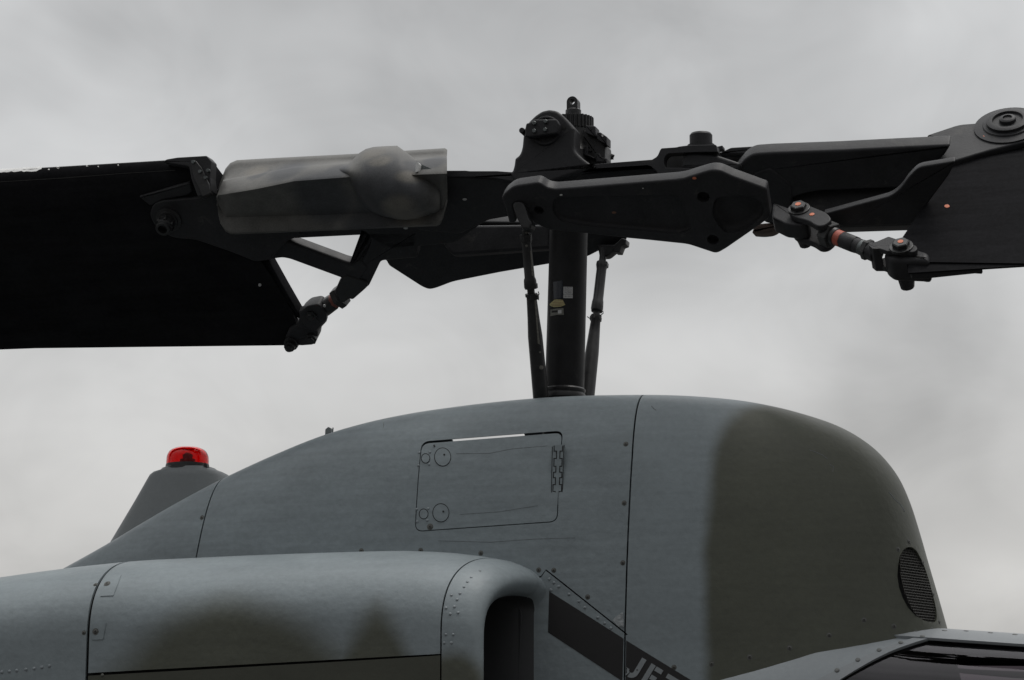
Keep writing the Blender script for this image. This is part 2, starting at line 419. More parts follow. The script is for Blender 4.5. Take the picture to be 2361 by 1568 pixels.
SCREW_ME = screw_mesh(); RIVET_ME = rivet_mesh(material('painted_rivet', (0.21, 0.235, 0.25), 0.5, 0.2, 60.0)); RIVET_O = rivet_mesh(material('painted_olive_rivet', (0.09, 0.093, 0.08), 0.5, 0.2, 60.0))
def place(me, name, bvh, u, v, parent, s=1.0, lift=0.0):
    l, n = cast(bvh, u, v)
    if l is None: return
    o = bpy.data.objects.new(name, me); COL.objects.link(o); o.parent = parent; o.location = l + n * lift - WLOC[parent.name]; WLOC[o.name] = l
    o.rotation_mode = 'QUATERNION'; o.rotation_quaternion = n.to_track_quat('Z', 'Y') @ Quaternion((0, 0, 1), random.random() * 6); o.scale = (s, s, 1)
    return o

def text_decal(body, u0, v0, size, bvh, off, mat, parent, align='CENTER', ang=0.0, sx=1.0):
    cu = bpy.data.curves.new('lettering', 'FONT'); cu.body = body; cu.align_x = align; cu.size = 1.0
    o = bpy.data.objects.new('tmp', cu); COL.objects.link(o); dg = bpy.context.evaluated_depsgraph_get(); ev = o.evaluated_get(dg); me = ev.to_mesh()
    vs = []; ok = True; ca, sa = math.cos(ang), math.sin(ang)
    for v in me.vertices:
        x, y = v.co.x * size * sx, -v.co.y * size; l, n = cast(bvh, u0 + x * ca - y * sa, v0 + x * sa + y * ca)
        if l is None: ok = False; break
        vs.append(l + n * off)
    fs = [tuple(p.vertices) for p in me.polygons]; ev.to_mesh_clear(); bpy.data.objects.remove(o); bpy.data.curves.remove(cu)
    if ok and vs: return obj('lettering', vs, fs, mat, parent, smooth=False)

def catmull(pts, n):
    out = []; P = [V(p) for p in pts]; P = [P[0] * 2 - P[1]] + P + [P[-1] * 2 - P[-2]]
    for i in range(1, len(P) - 2):
        for k in range(n):
            t = k / n; a, b, c, d = P[i - 1], P[i], P[i + 1], P[i + 2]
            out.append(0.5 * ((2 * b) + (c - a) * t + (2 * a - 5 * b + 4 * c - d) * t * t + (3 * b - a - 3 * c + d) * t ** 3))
    out.append(P[-2]); return out

# ------------------------------------------------------------------ the setting: ground
g = obj('ground', [(-1500, -1500, 0), (1500, -1500, 0), (1500, 1500, 0), (-1500, 1500, 0)], [(0, 1, 2, 3)], GROUNDM, smooth=False)
g['kind'] = 'structure'; g['label'] = 'dark asphalt apron under the parked helicopter'

# ------------------------------------------------------------------ helicopter fuselage
HELI = empty('helicopter', (0, 0, 0), 'grey and olive camouflaged attack helicopter fuselage below the rotor, with red beacon', 'helicopter')
HW = 0.42                                   # half width of the pylon
ZB = at(1500, 1740, -HW).z
X0 = at(1500, 1300, -HW).x
prof_px = [(-260, 1540, -.05), (60, 1370, -.05), (180, 1303, -.06), (260, 1256, -.08), (380, 1184, -.10), (480, 1128, -.12), (560, 1087, -.14), (650, 1045, -.16), (750, 1003, -.18), (850, 971, -.2),
           (950, 950, -.2), (1050, 935, -.2), (1150, 923, -.2), (1250, 914, -.2), (1350, 909, -.2), (1470, 907, -.2), (1560, 909, -.19), (1640, 914, -.18), (1720, 923, -.16),
           (1800, 938, -.14), (1870, 957, -.12), (1930, 979, -.10), (1985, 1010, -.06), (2030, 1048, -.03), (2068, 1096, 0.0), (2097, 1155, .03), (2121, 1225, .05), (2144, 1303, .06), (2166, 1378, .06), (2190, 1463, .06), (2216, 1560, .06), (2262, 1740, .06)]
prof3 = catmull([tuple(at(u, v, y)) for u, v, y in prof_px], 4)
prof3[-1].z = ZB
NA = 26
verts = []; faces = []; ncol = 2 * NA + 1
xs_all = [p.x for p in prof3]
def sstep(x, a, b): t = max(0, min(1, (x - a) / (b - a))); return t * t * (3 - 2 * t)
xr0 = at(850, 1100, -.2).x; xr1 = at(60, 1300, -.05).x; xn0 = X0; xn1 = at(2190, 1463, 0).x
for p in prof3:
    core = V((min(p.x, X0), 0, ZB))
    wloc = HW * (1 - 0.45 * sstep(-p.x, -xr0, -xr1))
    m = 5.2 - 2.6 * sstep(p.x, xn0, xn0 + .9 * (xn1 - xn0))
    P2 = V((p.x, 0, p.z))
    for k in range(ncol):
        a = math.pi / 2 * k / NA
        if k <= NA: s, c = math.sin(a), math.cos(a)
        else: s, c = math.sin(math.pi - a), -abs(math.cos(a))
        pp = max(0, s) ** (2 / m); yy = wloc * abs(c) ** (2 / m) * (-1 if c > 0 else 1)
        if k == NA: yy = 0; pp = 1
        q = core + (P2 - core) * pp; verts.append(V((q.x, yy, q.z)))
R = len(prof3)
for j in range(R - 1):
    for k in range(ncol - 1): faces.append((j * ncol + k, j * ncol + k + 1, (j + 1) * ncol + k + 1, (j + 1) * ncol + k))
me = bpy.data.meshes.new('shell'); me.from_pydata([tuple(v) for v in verts], [], faces)
bm = bmesh.new(); bm.from_mesh(me); bmesh.ops.remove_doubles(bm, verts=bm.verts[:], dist=0.0004)
bmesh.ops.dissolve_degenerate(bm, edges=bm.edges[:], dist=0.0002); bmesh.ops.recalc_face_normals(bm, faces=bm.faces[:])
tot = sum((f.calc_center_median().y * f.normal.y) for f in bm.faces)
if tot < 0: bmesh.ops.reverse_faces(bm, faces=bm.faces[:])
bm.to_mesh(me); bm.free()
shell = bpy.data.objects.new('shell', me); COL.objects.link(shell)
so = shell.modifiers.new('s', 'SOLIDIFY'); so.thickness = 0.008; so.offset = -1.0
def bake(o):
    dg = bpy.context.evaluated_depsgraph_get(); e = o.evaluated_get(dg); m_ = bpy.data.meshes.new_from_object(e); o.modifiers.clear(); o.data = m_
bake(shell)
SHELLB = BVHTree.FromPolygons([v.co.copy() for v in shell.data.vertices], [tuple(p.vertices) for p in shell.data.polygons])

def ribbon(pts, wpx):
    """closed thin polygon around an open polyline (frame pixels)"""
    L = []; Rr = []
    for i, p in enumerate(pts):
        a = V(pts[max(0, i - 1)]); b = V(pts[min(len(pts) - 1, i + 1)]); d = (b - a).normalized(); n = V((-d.y, d.x)) * (wpx / 2)
        q = V(p); L.append(tuple(q + n)); Rr.append(tuple(q - n))
    return L + Rr[::-1]
def cutter(vs, fs):
    m_ = bpy.data.meshes.new('cut'); m_.from_pydata([tuple(v) for v in vs], [], fs); b = bmesh.new(); b.from_mesh(m_)
    bmesh.ops.recalc_face_normals(b, faces=b.faces[:]); bmesh.ops.triangulate(b, faces=b.faces[:]); b.to_mesh(m_); b.free()
    o = bpy.data.objects.new('cut', m_); COL.objects.link(o); return o
def cut(target, cs):
    for c in cs:
        md = target.modifiers.new('b', 'BOOLEAN'); md.operation = 'DIFFERENCE'; md.solver = 'EXACT'; md.object = c
        bake(target); bpy.data.objects.remove(c)
def seam(pts, wpx, y0, y1, yref=-HW):
    pl = YP(yref); vs, fs = prism_data(ribbon(pts, wpx), pl, -(y1 - yref), yref - y0, r=0, ref=0.0); return cutter(vs, fs)
def ring_cut(outer, inner, yref, y0, y1):
    pl = YP(yref); o2 = [pl.to2(*p) for p in outer]; i2 = [pl.to2(*p) for p in inner]; N = len(o2); vs = []; fs = []
    for lp, h in ((o2, yref - y1), (o2, yref - y0), (i2, yref - y0), (i2, yref - y1)): vs += [pl.to3(a, b, h) for a, b in lp]
    for k in range(4):
        for i in range(N):
            j = (i + 1) % N; k2 = (k + 1) % 4; fs.append((k * N + i, k * N + j, k2 * N + j, k2 * N + i))
    return cutter(vs, fs)
door_out = [(961, 1013), (1289.5, 987.5), (1284.5, 1203), (954.6, 1226)]
door_in = [(963.2, 1018.5), (1287.2, 993.3), (1282.2, 1200.8), (956.8, 1223.8)]
grille_c, _n = None, None
l, n = SHELLB.ray_cast(CAM, sight(2119, 1349))[:2]
GR_C = l; GR_N = (-n if n.dot(sight(2119, 1349)) > 0 else n).normalized()
q4 = [SHELLB.ray_cast(CAM, sight(*p))[0] for p in ((2079, 1290), (2151, 1365), (2094, 1263), (2146, 1436))]
GR_N = (q4[1] - q4[0]).cross(q4[2] - q4[3]).normalized()
if GR_N.dot(CAM - GR_C) < 0: GR_N = -GR_N
GR_C = (q4[0] + q4[1] + q4[2] + q4[3]) / 4
g_up = (V((0, 0, 1)) - GR_N * GR_N.z).normalized(); g_sd = g_up.cross(GR_N).normalized()
PG = Plane(GR_C, g_sd, g_up, GR_N)
GPX = [(2091, 1262), (2082, 1268), (2078, 1282), (2077.5, 1300), (2079, 1325), (2084, 1350), (2092, 1375), (2102, 1398), (2115, 1418), (2130, 1431), (2147, 1437), (2156, 1434), (2159, 1424), (2158.5, 1405), (2154, 1380), (2147, 1350), (2138, 1320), (2126, 1293), (2112, 1272), (2101, 1263)]
mast_top = at(1311, 545, 0); mast_bot = at(1301.5, 908, 0); MAX = (mast_top - mast_bot).normalized()
cut(shell, [
    seam([(1455, 820), (1453, 1050), (1450, 1150), (1445, 1300), (1441, 1450), (1437, 1800)], 3.8, -.9, .9),
    seam([(478, 1010), (448, 1180), (428, 1300), (392, 1500), (350, 1800)], 3.2, -.9, .9),
    ring_cut(fillet(door_out, 19, 6), fillet(door_in, 17, 6), -HW, -.9, -.1),
    seam([(-900, 1660), (180, 1500), (700, 1400), (900, 1365), (1190, 1345), (1247.5, 1329), (1258, 1314), (1300, 1347), (1443, 1461), (1446, 1464)], 3.2, -.9, -.1),
    cutter(*prism_data([(1046, 985), (1210, 975), (1210, 1090), (1046, 1090)], YP(.3), -.5, .26, r=0, ref=0.0)),
    cutter(*lathe_data(mast_bot - V((0, 0, .35)), (0, 0, 1), [(0, .19), (.8, .19)], 32)),
    cutter(*prism_data(GPX, PG, -.10, .12, r=3, ref=0.0)),
])
# split the cut shell into its panels
bm = bmesh.new(); bm.from_mesh(shell.data); bm.faces.ensure_lookup_table(); seen = set(); islands = []
for f in bm.faces:
    if f.index in seen: continue
    st = [f]; isl = []; seen.add(f.index)
    while st:
        q = st.pop(); isl.append(q.index)
        for e_ in q.edges:
            for g_ in e_.link_faces:
                if g_.index not in seen: seen.add(g_.index); st.append(g_)
    islands.append(isl)
def island_mesh(isl):
    idx = {}; vs = []; fs = []
    for fi in isl:
        q = []
        for v_ in bm.faces[fi].verts:
            if v_.index not in idx: idx[v_.index] = len(vs); vs.append(v_.co.copy())
            q.append(idx[v_.index])
        fs.append(tuple(q))
    return vs, fs
PANELS = {}
probes = {'nose_fairing': (1700, 1300), 'pylon_fairing': (800, 1150), 'tail_fairing': (360, 1230), 'access_door': (1130, 1120), 'shoulder_panel': (1340, 1500)}
data = [island_mesh(i) for i in islands if len(i) > 20]
trees = [BVHTree.FromPolygons(a, b) for a, b in data]
for i, (vs, fs) in enumerate(data):
    nm = None
    for k, (u, v) in probes.items():
        hits = [(t.ray_cast(CAM, sight(u, v))[3] or 1e9) for t in trees]
        if min(hits) == hits[i] and hits[i] < 1e8: nm = k
    o = obj(nm or 'fuselage_skin', vs, fs, NOSE if nm == 'nose_fairing' else SIDE, HELI, sharp=32)
    if nm: PANELS[nm] = o
bm.free(); bpy.data.objects.remove(shell)
PB = bvh_of(list(PANELS.values()))
print('panels', list(PANELS), len(data))

# inside of the pylon: transmission deck (dark, seen only through gaps)
prism('transmission_deck', [(300, 1330), (1900, 1250), (1900, 1700), (300, 1700)], YP(0), -.34, .34, GAP, HELI, r=0, ref=0)

# hull under the pylon, tail boom and skids (below the frame)
def loft(name, rings, mat, parent, closed=True, sharp=40):
    vs = []; fs = []; n = len(rings[0])
    for r_ in rings: vs += [V(p) for p in r_]
    for k in range(len(rings) - 1):
        for i in range(n if closed else n - 1):
            j = (i + 1) % n; fs.append((k * n + i, k * n + j, (k + 1) * n + j, (k + 1) * n + i))
    if closed: fs.append(tuple(range(n))); fs.append(tuple((len(rings) - 1) * n + i for i in range(n)))
    return obj(name, vs, fs, mat, parent, sharp=sharp)
def sq_ring(x, cz, hy, hz, m=4.0, n=32, cy=0.0):
    out = []
    for i in range(n):
        a = 2 * math.pi * i / n; c, s = math.cos(a), math.sin(a)
        out.append((x, cy + hy * math.copysign(abs(c) ** (2 / m), c), cz + hz * math.copysign(abs(s) ** (2 / m), s)))
    return out
HT = ZB + .03
loft('fuselage_hull', [sq_ring(-7.5, 2.0, .12, .16), sq_ring(-3.2, 1.75, .30, .36), sq_ring(-2.4, (HT + 1.0) / 2, .40, (HT - 1.0) / 2), sq_ring(1.0, (HT + .85) / 2, .41, (HT - .85) / 2), sq_ring(2.6, (HT + .9) / 2 - .1, .40, (HT - .9) / 2 - .12), sq_ring(4.6, 1.45, .30, .42), sq_ring(5.3, 1.3, .12, .2)], SIDE, HELI)
for s in (-1, 1):
    tube('skid', [(-1.6, s * 1.05, .06), (1.9, s * 1.05, .06), (2.3, s * 1.05, .16), (2.45, s * 1.05, .30)], .05, SIDE, HELI, 10)
for x in (-1.0, 1.3):
    tube('cross_tube', [(x, -1.05, .06), (x, -.85, .5), (x, -.4, .95), (x, .4, .95), (x, .85, .5), (x, 1.05, .06)], .045, SIDE, HELI, 10)

# ---- nose grille
gl2 = [PG.to2(u, v) for u, v in GPX]
def span(axis, q):
    """extent of the grille outline along the other axis at coordinate q"""
    hits = []
    for a, b in zip(gl2, gl2[1:] + gl2[:1]):
        if (a[axis] - q) * (b[axis] - q) < 0: t = (q - a[axis]) / (b[axis] - a[axis]); hits.append(a[1 - axis] + (b[1 - axis] - a[1 - axis]) * t)
    return (min(hits), max(hits)) if len(hits) > 1 else None
vs = []; fs = []
def wire(a, b, r):
    global vs, fs
    v_, f_ = lathe_data(a, b - a, [(0, r), ((b - a).length, r)], 4); k = len(vs); vs += v_; fs += [tuple(i + k for i in f) for f in f_]
GD = -.006
for axis in (0, 1):
    lo, hi = min(p[axis] for p in gl2), max(p[axis] for p in gl2); stp = .0105; k = 0
    while lo + (k + .5) * stp < hi:
        q = lo + (k + .5) * stp; k += 1; sp = span(axis, q)
        if sp:
            A, B = ((q, sp[0]), (q, sp[1])) if axis == 0 else ((sp[0], q), (sp[1], q))
            wire(PG.to3(A[0], A[1], GD + axis * .002), PG.to3(B[0], B[1], GD + axis * .002), .0016)
obj('grille_screen', vs, fs, material('screen_wire', (0.05, 0.048, 0.042), 0.5, 0.2, 60.0, 0, 60, 0.5, 0.3), PANELS['nose_fairing'], smooth=False)
prism('grille_backing', [(u + (u - 2119) * .15, v + (v - 1349) * .1) for u, v in GPX], PG, -.09, -.075, GAP, PANELS['nose_fairing'], r=3, ref=0.0)

# ---- screws on the pylon
pyl_screws = [(1443, 1024), (1439, 1160), (1436, 1298), (1355, 1376.6), (1276.8, 1315), (1242, 1314.5), (1108.6, 1275.5), (970, 1269), (833, 1270), (465.6, 1193.4)]
for u, v in pyl_screws: place(SCREW_ME, 'screw', PB, u, v, PANELS['pylon_fairing'], 0.78)
nose_screws = [(1469.5, 1545), (1554, 1539), (1641, 1531), (1728.7, 1515), (1820.6, 1494), (1911.7, 1464.6), (1992, 1429.7), (2061, 1444), (2113, 1458),
               (2095.5, 1249), (2071, 1267), (2074, 1332), (2106, 1408.6), (2149.4, 1451), (2166, 1435), (2152, 1370), (2128, 1297)]
for u, v in nose_screws: place(SCREW_ME, 'screw', PB, u, v, PANELS['nose_fairing'], 0.8)
for u, v in B3([(1175, 425), (1211, 455), (1250, 485), (1187, 512), (1330, 545), (1408, 600), (1455, 650), (1556, 728), (1610, 773), (1660, 812)]): place(RIVET_ME, 'rivet', PB, u, v, PANELS['shoulder_panel'], 1.0)

# ---- access door fittings
DOOR = PANELS['access_door']
for (u, v, r) in ((1020.6, 1053.8, 18.5), (1016.5, 1182.3, 18.5), (981.3, 1057, 9.5), (976.8, 1184.9, 10)):
    decal('latch_ring', circle(u, v, r + 1.0, 24, (r + 1.0) * 1.12), PB, 0.0008, GAP, DOOR)
    decal('latch', circle(u + .5, v + .4, r - .6, 24, (r - .6) * 1.12), PB, 0.0030, SIDE, DOOR)
for u, v, r in ((1025, 1049, 2.3), (1022.8, 1179.8, 2.3), (1001.6, 1028.4, 2.0)): decal('hole', circle(u, v, r, 10), PB, 0.0042, INK_DARK, DOOR)
for u, v in B2([(502, 473), (580, 470), (497, 567), (575, 558), (485, 885), (568, 880), (560, 965), (487, 975)]): place(RIVET_ME, 'rivet', PB, u, v, DOOR, 0.9)
place(SCREW_ME, 'screw', PB, 991.7, 1214.7, DOOR, 1.0)
HING = B2([(1466, 423), (1558, 413), (1543, 850), (1458, 852)])
hy = cast(PB, 1262, 1095)[0].y
hg = prism('hinge_leaf', HING, YP(hy), -.002, .006, SIDE, DOOR, r=0)
HB = bvh_of([hg])
for pa, pb in ((HING[0], HING[3]), (HING[1], HING[2])): sg = 1 if pa is HING[0] else -1; decal('hinge_edge', ribbon([(pa[0] + sg * 1.2, pa[1] + 2), (pb[0] + sg * 1.2, pb[1] - 2)], 1.5), HB, 0.0008, GAP, hg)
hz = [(1483, 425), (1483, 462), (1500, 462), (1500, 515), (1482, 515), (1481, 572), (1496, 572), (1495, 615), (1479, 615), (1478, 655), (1493, 655), (1492, 705), (1475, 705), (1474, 755), (1491, 755), (1490, 805), (1473, 805), (1471, 846)]
for line in (hz, [(1520 + (1508 - x - (y - 425) * .02) - (y - 425) * .033, y) for x, y in hz]):
    for a, b in zip(line, line[1:]):
        d_ = (V(b) - V(a)).normalized() * 2.2; decal('knuckle_gap', ribbon(B2([tuple(V(a) - d_), tuple(V(b) + d_)]), 1.9), HB, 0.0008, GAP, hg)

# ---- corner doubler, stripe and stencil lettering
SP = PANELS['shoulder_panel']
decal('corner_doubler', B3([(1672, 750), (1700, 722), (1745, 690), (1757, 690), (1762, 800), (1752, 822), (1742, 822)]), PB, 0.003, material('bare_doubler', (0.30, 0.32, 0.33), 0.5, 0.35, 60.0, 0.6, 120), PANELS['pylon_fairing'])
decal('stripe', [(1266.5, 1363.4), (1437.6, 1472.4), (1435.2, 1570.8), (1263.6, 1458)], PB, 0.0012, STRIPE, SP, 6)
decal('stripe', [(1444.0, 1476.6), (1593, 1568), (1680, 1622), (1590, 1664), (1442.4, 1576)], PB, 0.0012, STRIPE, PANELS['nose_fairing'], 6)
E1, E2, O0 = V((.853, .522)), V((-.52, .854)), V((800, 615))
def letter(poly): decal('lettering', C5([tuple(O0 + E1 * a + E2 * b) for a, b in poly]), PB, 0.0026, material('grey_stencil_paint', (0.23, 0.25, 0.262), 0.55, 0.1, 20.0), PANELS['nose_fairing'], 2)
def arc(cx, cy, r, a0, a1, n=8): return [(cx + r * math.cos(math.radians(a0 + (a1 - a0) * i / n)), cy + r * math.sin(math.radians(a0 + (a1 - a0) * i / n))) for i in range(n + 1)]
letter([(0, 0), (97, 0)] + arc(-43, 312, 140, 0, 95) + arc(-43, 312, 46, 95, 0))
letter(arc(-43, 312, 140, 108, 180) + arc(-43, 312, 50, 180, 108))
letter([(206, 0), (300, 0), (300, 452), (206, 452)])
for b in (0, 181, 362): letter([(320, b), (470 - (30 if b == 181 else 0), b), (470 - (30 if b == 181 else 0), b + 90), (320, b + 90)])
letter([(575, 0), (850, 0), (850, 90), (575, 90)]); letter([(666, 108), (760, 108), (760, 452), (666, 452)])

SCR = material('scratch_in_paint', (0.125, 0.138, 0.145), 0.7, 0.3, 60.0)
for nm, line, wd in (('nose_fairing', [(1502, 936), (1507, 942), (1513, 946)], 1.8), ('pylon_fairing', [(883, 967), (885, 975), (884, 986)], 1.3), ('nose_fairing', [(1866, 1037), (1882, 1043), (1896, 1049), (1908, 1058)], 1.2), ('nose_fairing', [(1912, 1070), (1922, 1076), (1920, 1088)], 1.2),
                     ('nose_fairing', [(2050, 1135), (2062, 1150), (2078, 1165), (2086, 1180)], 1.4), ('pylon_fairing', [(1010, 1247), (1130, 1250), (1230, 1243), (1326, 1240)], 1.0), ('access_door', [(1052, 1046), (1130, 1045), (1180, 1035), (1262, 1028)], 0.9), ('access_door', [(1060, 1186), (1150, 1180), (1240, 1166)], 0.9)):
    decal('scratch', ribbon(line, wd), PB, .0006, SCR, PANELS[nm])

# ---- small fitting on the aft slope
q = at(757, 1000, -.02)
prism('lifting_lug', [(749, 1010), (750, 990), (757, 984), (763, 988), (763, 1008)], YP(0.02), -.012, .012, BEACONP, PANELS['pylon_fairing'], r=2)
tube('wire_end', [at(766, 1008, 0), at(768, 986, 0)], .0025, BEACONP, PANELS['pylon_fairing'], 6)

# ------------------------------------------------------------------ engine cowling with intake
CY, CA, CB = -0.40, 0.52, 0.33
top_px = [(-500, 1390), (0, 1318), (100, 1304), (180, 1294), (290, 1283), (400, 1277), (600, 1268), (850, 1260), (940, 1260), (1020, 1264), (1100, 1274), (1160, 1286), (1230, 1303), (1300, 1322)]
top3 = catmull([tuple(at(u, v, -.66)) for u, v in top_px], 8)
def ztop(x):
    for a, b in zip(top3, top3[1:]):
        if a.x <= x <= b.x: return a.z + (b.z - a.z) * (x - a.x) / (b.x - a.x)
    return top3[0].z if x < top3[0].x else top3[-1].z
NSEC = 30
def sec(t):
    """t 0..1: from the pylon wall over the crown to the side; 1..2 straight down the side. returns (y, dz below top, ny, nz)"""
    m = 2.5
    if t <= 1:
        a = t * math.pi / 2; y = CY - CA * math.sin(a) ** (2 / m); z = -CB * (1 - max(0, math.cos(a)) ** (2 / m))
        n_ = V((-(max(1e-6, math.sin(a)) ** (2 - 2 / m)) / CA, (max(1e-6, math.cos(a)) ** (2 - 2 / m)) / CB)).normalized()
        return y, z, n_.x, n_.y
    return CY - CA, -CB - (t - 1) * .75, -1.0, 0.0
xw = at(1262, 1352, CY).x; xn = at(1112, 1450, CY - CA + .05).x
def lipx(y): return xw + (xn - xw) * min(1, (CY - y) / CA)
X_SEAM_A = at(288, 1300, -.62).x
lip_len = 0.135
def cowl_point(x, t, inn=0.0, raked=1.0):
    """raked: x is measured back from the lip plane (negative)"""
    y, dz, ny, nz = sec(t)
    xx = x + (lipx(y) * raked if raked else 0)
    return V((xx, y - ny * inn, ztop(min(xx, xw + .02)) + dz - nz * inn))
def cowl_patch(name, xs, ts, mat, raked, th=0.010, sharp=40):
    vs = []; fs = []; n = len(ts)
    for x in xs:
        for t in ts:
            if raked == 'mix':
                f_ = (x - xs[0]) / (xs[-1] - xs[0]); y = sec(t)[0]
                xe = lipx(y) - lip_len - 0.006; xx = xs[0] + (xe - xs[0]) * f_
                vs.append(cowl_point(xx, tmap(t, xx), 0, 0))
            else: vs.append(cowl_point(x, t, 0, 0))
    for k in range(len(xs) - 1):
        for i in range(n - 1): fs.append((k * n + i, k * n + i + 1, (k + 1) * n + i + 1, (k + 1) * n + i))
    o = obj(name, vs, fs, mat, HELI, sharp=sharp)
    md = o.modifiers.new('thickness', 'SOLIDIFY'); md.thickness = th; md.offset = -1.0; crisp(o)
    # outward normals
    if sum(p.normal.y for p in o.data.polygons) > 0: o.data.flip_normals()
    return o
tl = [i / 26 * 1.0 for i in range(27)]
# where the lower seam runs: constant height
za_, zb_ = at(200, 1552, CY - CA), at(1025, 1507, CY - CA)
def t_seam(x): return 1 + (ztop(x) - CB - (za_.z + (zb_.z - za_.z) * (x - za_.x) / (zb_.x - za_.x))) / .75
ts1 = t_seam(at(600, 1530, CY - CA).x)
def tmap(t, x):
    d_ = t_seam(x) - ts1
    return 1 + (t - 1) * (t_seam(x) - 1) / (ts1 - 1) if t > 1 else t
xs_mid = [X_SEAM_A + .008 + (0.2 - X_SEAM_A) * i / 30 for i in range(31)]
print('cowl', X_SEAM_A, xw, xn, ts1)
up_ts = tl + [1 + (ts1 - 1) * (i + 1) / 4 for i in range(4)]
lo_ts = [ts1 + .012, ts1 + .1, ts1 + .3, ts1 + .7]
UPC = cowl_patch('engine_cowling', xs_mid, up_ts, COWL, 'mix')
LOC_ = cowl_patch('engine_access_door', xs_mid, lo_ts, COWL_LOW, 'mix')
AFT = cowl_patch('exhaust_cowling', [X_SEAM_A - 3.2 + 3.196 * i / 16 for i in range(17)], tl + [1.2, 1.5, 2.0], COWL, 0)
# dark liner added under the joints to blacken the gaps
vs = []; fs = []; n = len(tl) + 3; xs_l = [X_SEAM_A - .5 + (xw - lip_len - X_SEAM_A + .45) * i / 24 for i in range(25)]
for x in xs_l:
    for t in tl + [1.2, 1.5, 2.0]:
        y = sec(t)[0]; vs.append(cowl_point(x + (lipx(y) - xw) * sstep(x, X_SEAM_A, xw - lip_len), t, .022, 0))
for k in range(24):
    for i in range(n - 1): fs.append((k * n + i, k * n + i + 1, (k + 1) * n + i + 1, (k + 1) * n + i))
obj('gap_liner', vs, fs, GAP, HELI)
# intake lip
lip = [(-lip_len, 0), (-.12, 0), (-.10, .001), (-.065, .006), (-.035, .016), (-.014, .031), (-.002, .050), (-.001, .070), (-.012, .092), (-.034, .112), (-.07, .130), (-.13, .146), (-.25, .155), (-.6, .158)]
RW = .17                                   # corner radius where the lip turns down the pylon wall
lts = [('d', 1.25), ('d', .8), ('d', .4), ('d', .15), ('d', 0.0)] + [('a', 90 - i * 10) for i in range(1, 10)] + [('t', .052)] + [('t', t) for t in tl if t > .055] + [('t', t) for t in (1.1, 1.25, 1.5, 2.0)]
vs = []; fs = []; n = len(lts)
lipc = catmull([(a, b, 0) for a, b in lip], 3)
for p in lipc:
    f_ = sstep(p.x, -lip_len, -.045) if p.y < .03 else 1.0
    for kind, q in lts:
        if kind == 't': y, dz, ny, nz = sec(q)
        else:
            a = math.radians(q) if kind == 'a' else math.pi / 2
            y, dz, ny, nz = CY - .07 + RW * math.sin(a), -RW * (1 - math.cos(a)) - (q if kind == 'd' else 0), math.sin(a), math.cos(a)
            y0_, dz0 = (CY - .07 + RW * math.sin(a)), 0.0
            dz = dz0 + (dz - dz0) * f_; ny, nz = ny * f_, 1 - (1 - nz) * f_
        xl = lipx(min(y, CY)); xx = xl + p.x
        vs.append(V((xx, y - ny * p.y, ztop(min(xl - .02, xx)) + dz - nz * p.y)))
kd = [k for k, p in enumerate(lipc) if p.y > .115][0]; fd = []
for k in range(len(lipc) - 1):
    for i in range(n - 1): (fs if k < kd else fd).append((k * n + i, k * n + i + 1, (k + 1) * n + i + 1, (k + 1) * n + i))
def only(vs_, fs_):
    used = sorted({i for f in fs_ for i in f}); mp = {a: b for b, a in enumerate(used)}; return [vs_[i] for i in used], [tuple(mp[i] for i in f) for f in fs_]
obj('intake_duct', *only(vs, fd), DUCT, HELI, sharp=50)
LIP = obj('intake_lip', *only(vs, fs), COWL, HELI, sharp=50)
md = LIP.modifiers.new('thickness', 'SOLIDIFY'); md.thickness = 0.004; md.offset = -1.0; crisp(LIP)
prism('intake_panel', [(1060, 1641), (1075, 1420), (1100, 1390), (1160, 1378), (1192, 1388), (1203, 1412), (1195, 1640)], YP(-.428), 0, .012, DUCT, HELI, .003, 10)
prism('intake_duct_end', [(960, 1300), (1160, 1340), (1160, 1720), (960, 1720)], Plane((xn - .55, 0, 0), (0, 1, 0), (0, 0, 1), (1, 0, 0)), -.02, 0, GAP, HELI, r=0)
CBV = bvh_of([UPC, LOC_, AFT, LIP])
for u, v in ((247.8, 1347), (221, 1456.5)): place(SCREW_ME, 'screw', CBV, u, v, UPC, 1.0, .003)
for u, v in ((220, 1348), (193.5, 1459)): place(SCREW_ME, 'screw', CBV, u, v, AFT, .7)
decal('strap_plate', B1([(640, 960), (712, 955), (665, 1075), (590, 1078)]), CBV, .0025, COWL, UPC, 4)
decal('strap_plate', B1([(550, 1236), (623, 1235), (605, 1331), (540, 1333)]), CBV, .0025, COWL, UPC, 4)
for u, v in B1([(10, 1522), (55, 1518), (98, 1513), (152, 1507), (200, 1501), (245, 1494), (290, 1487)]): place(RIVET_ME, 'rivet', CBV, u, v, AFT, 1.1)
for u, v in B3([(628, 360), (560, 412), (530, 447), (503, 487), (473, 538), (449, 587), (428, 643), (457, 690), (418, 862), (404, 928)]): place(RIVET_ME, 'rivet', CBV, u, v, LIP, 0.9)
for u, v in B3([(395, 700), (362, 653), (360, 862), (348, 928), (405, 552)]): place(RIVET_ME, 'rivet', CBV, u, v, UPC, 0.9)
for u, v in B1([(505, 1380), (520, 1370), (505, 1470), (505, 1545), (575, 1540), (600, 1540)]): place(RIVET_O, 'rivet', CBV, u, v, UPC if v < 1555 else LOC_, 1.1)
tape = B3([(-500, 380), (-200, 395), (0, 410), (150, 420), (300, 445), (465, 490), (460, 497), (300, 462), (150, 440), (0, 428), (-200, 410), (-500, 392)])
decal('repair_tape', tape, CBV, .0012, material('old_tape', (0.15, 0.165, 0.175), 0.6, 0.2, 40.0), UPC, 3)

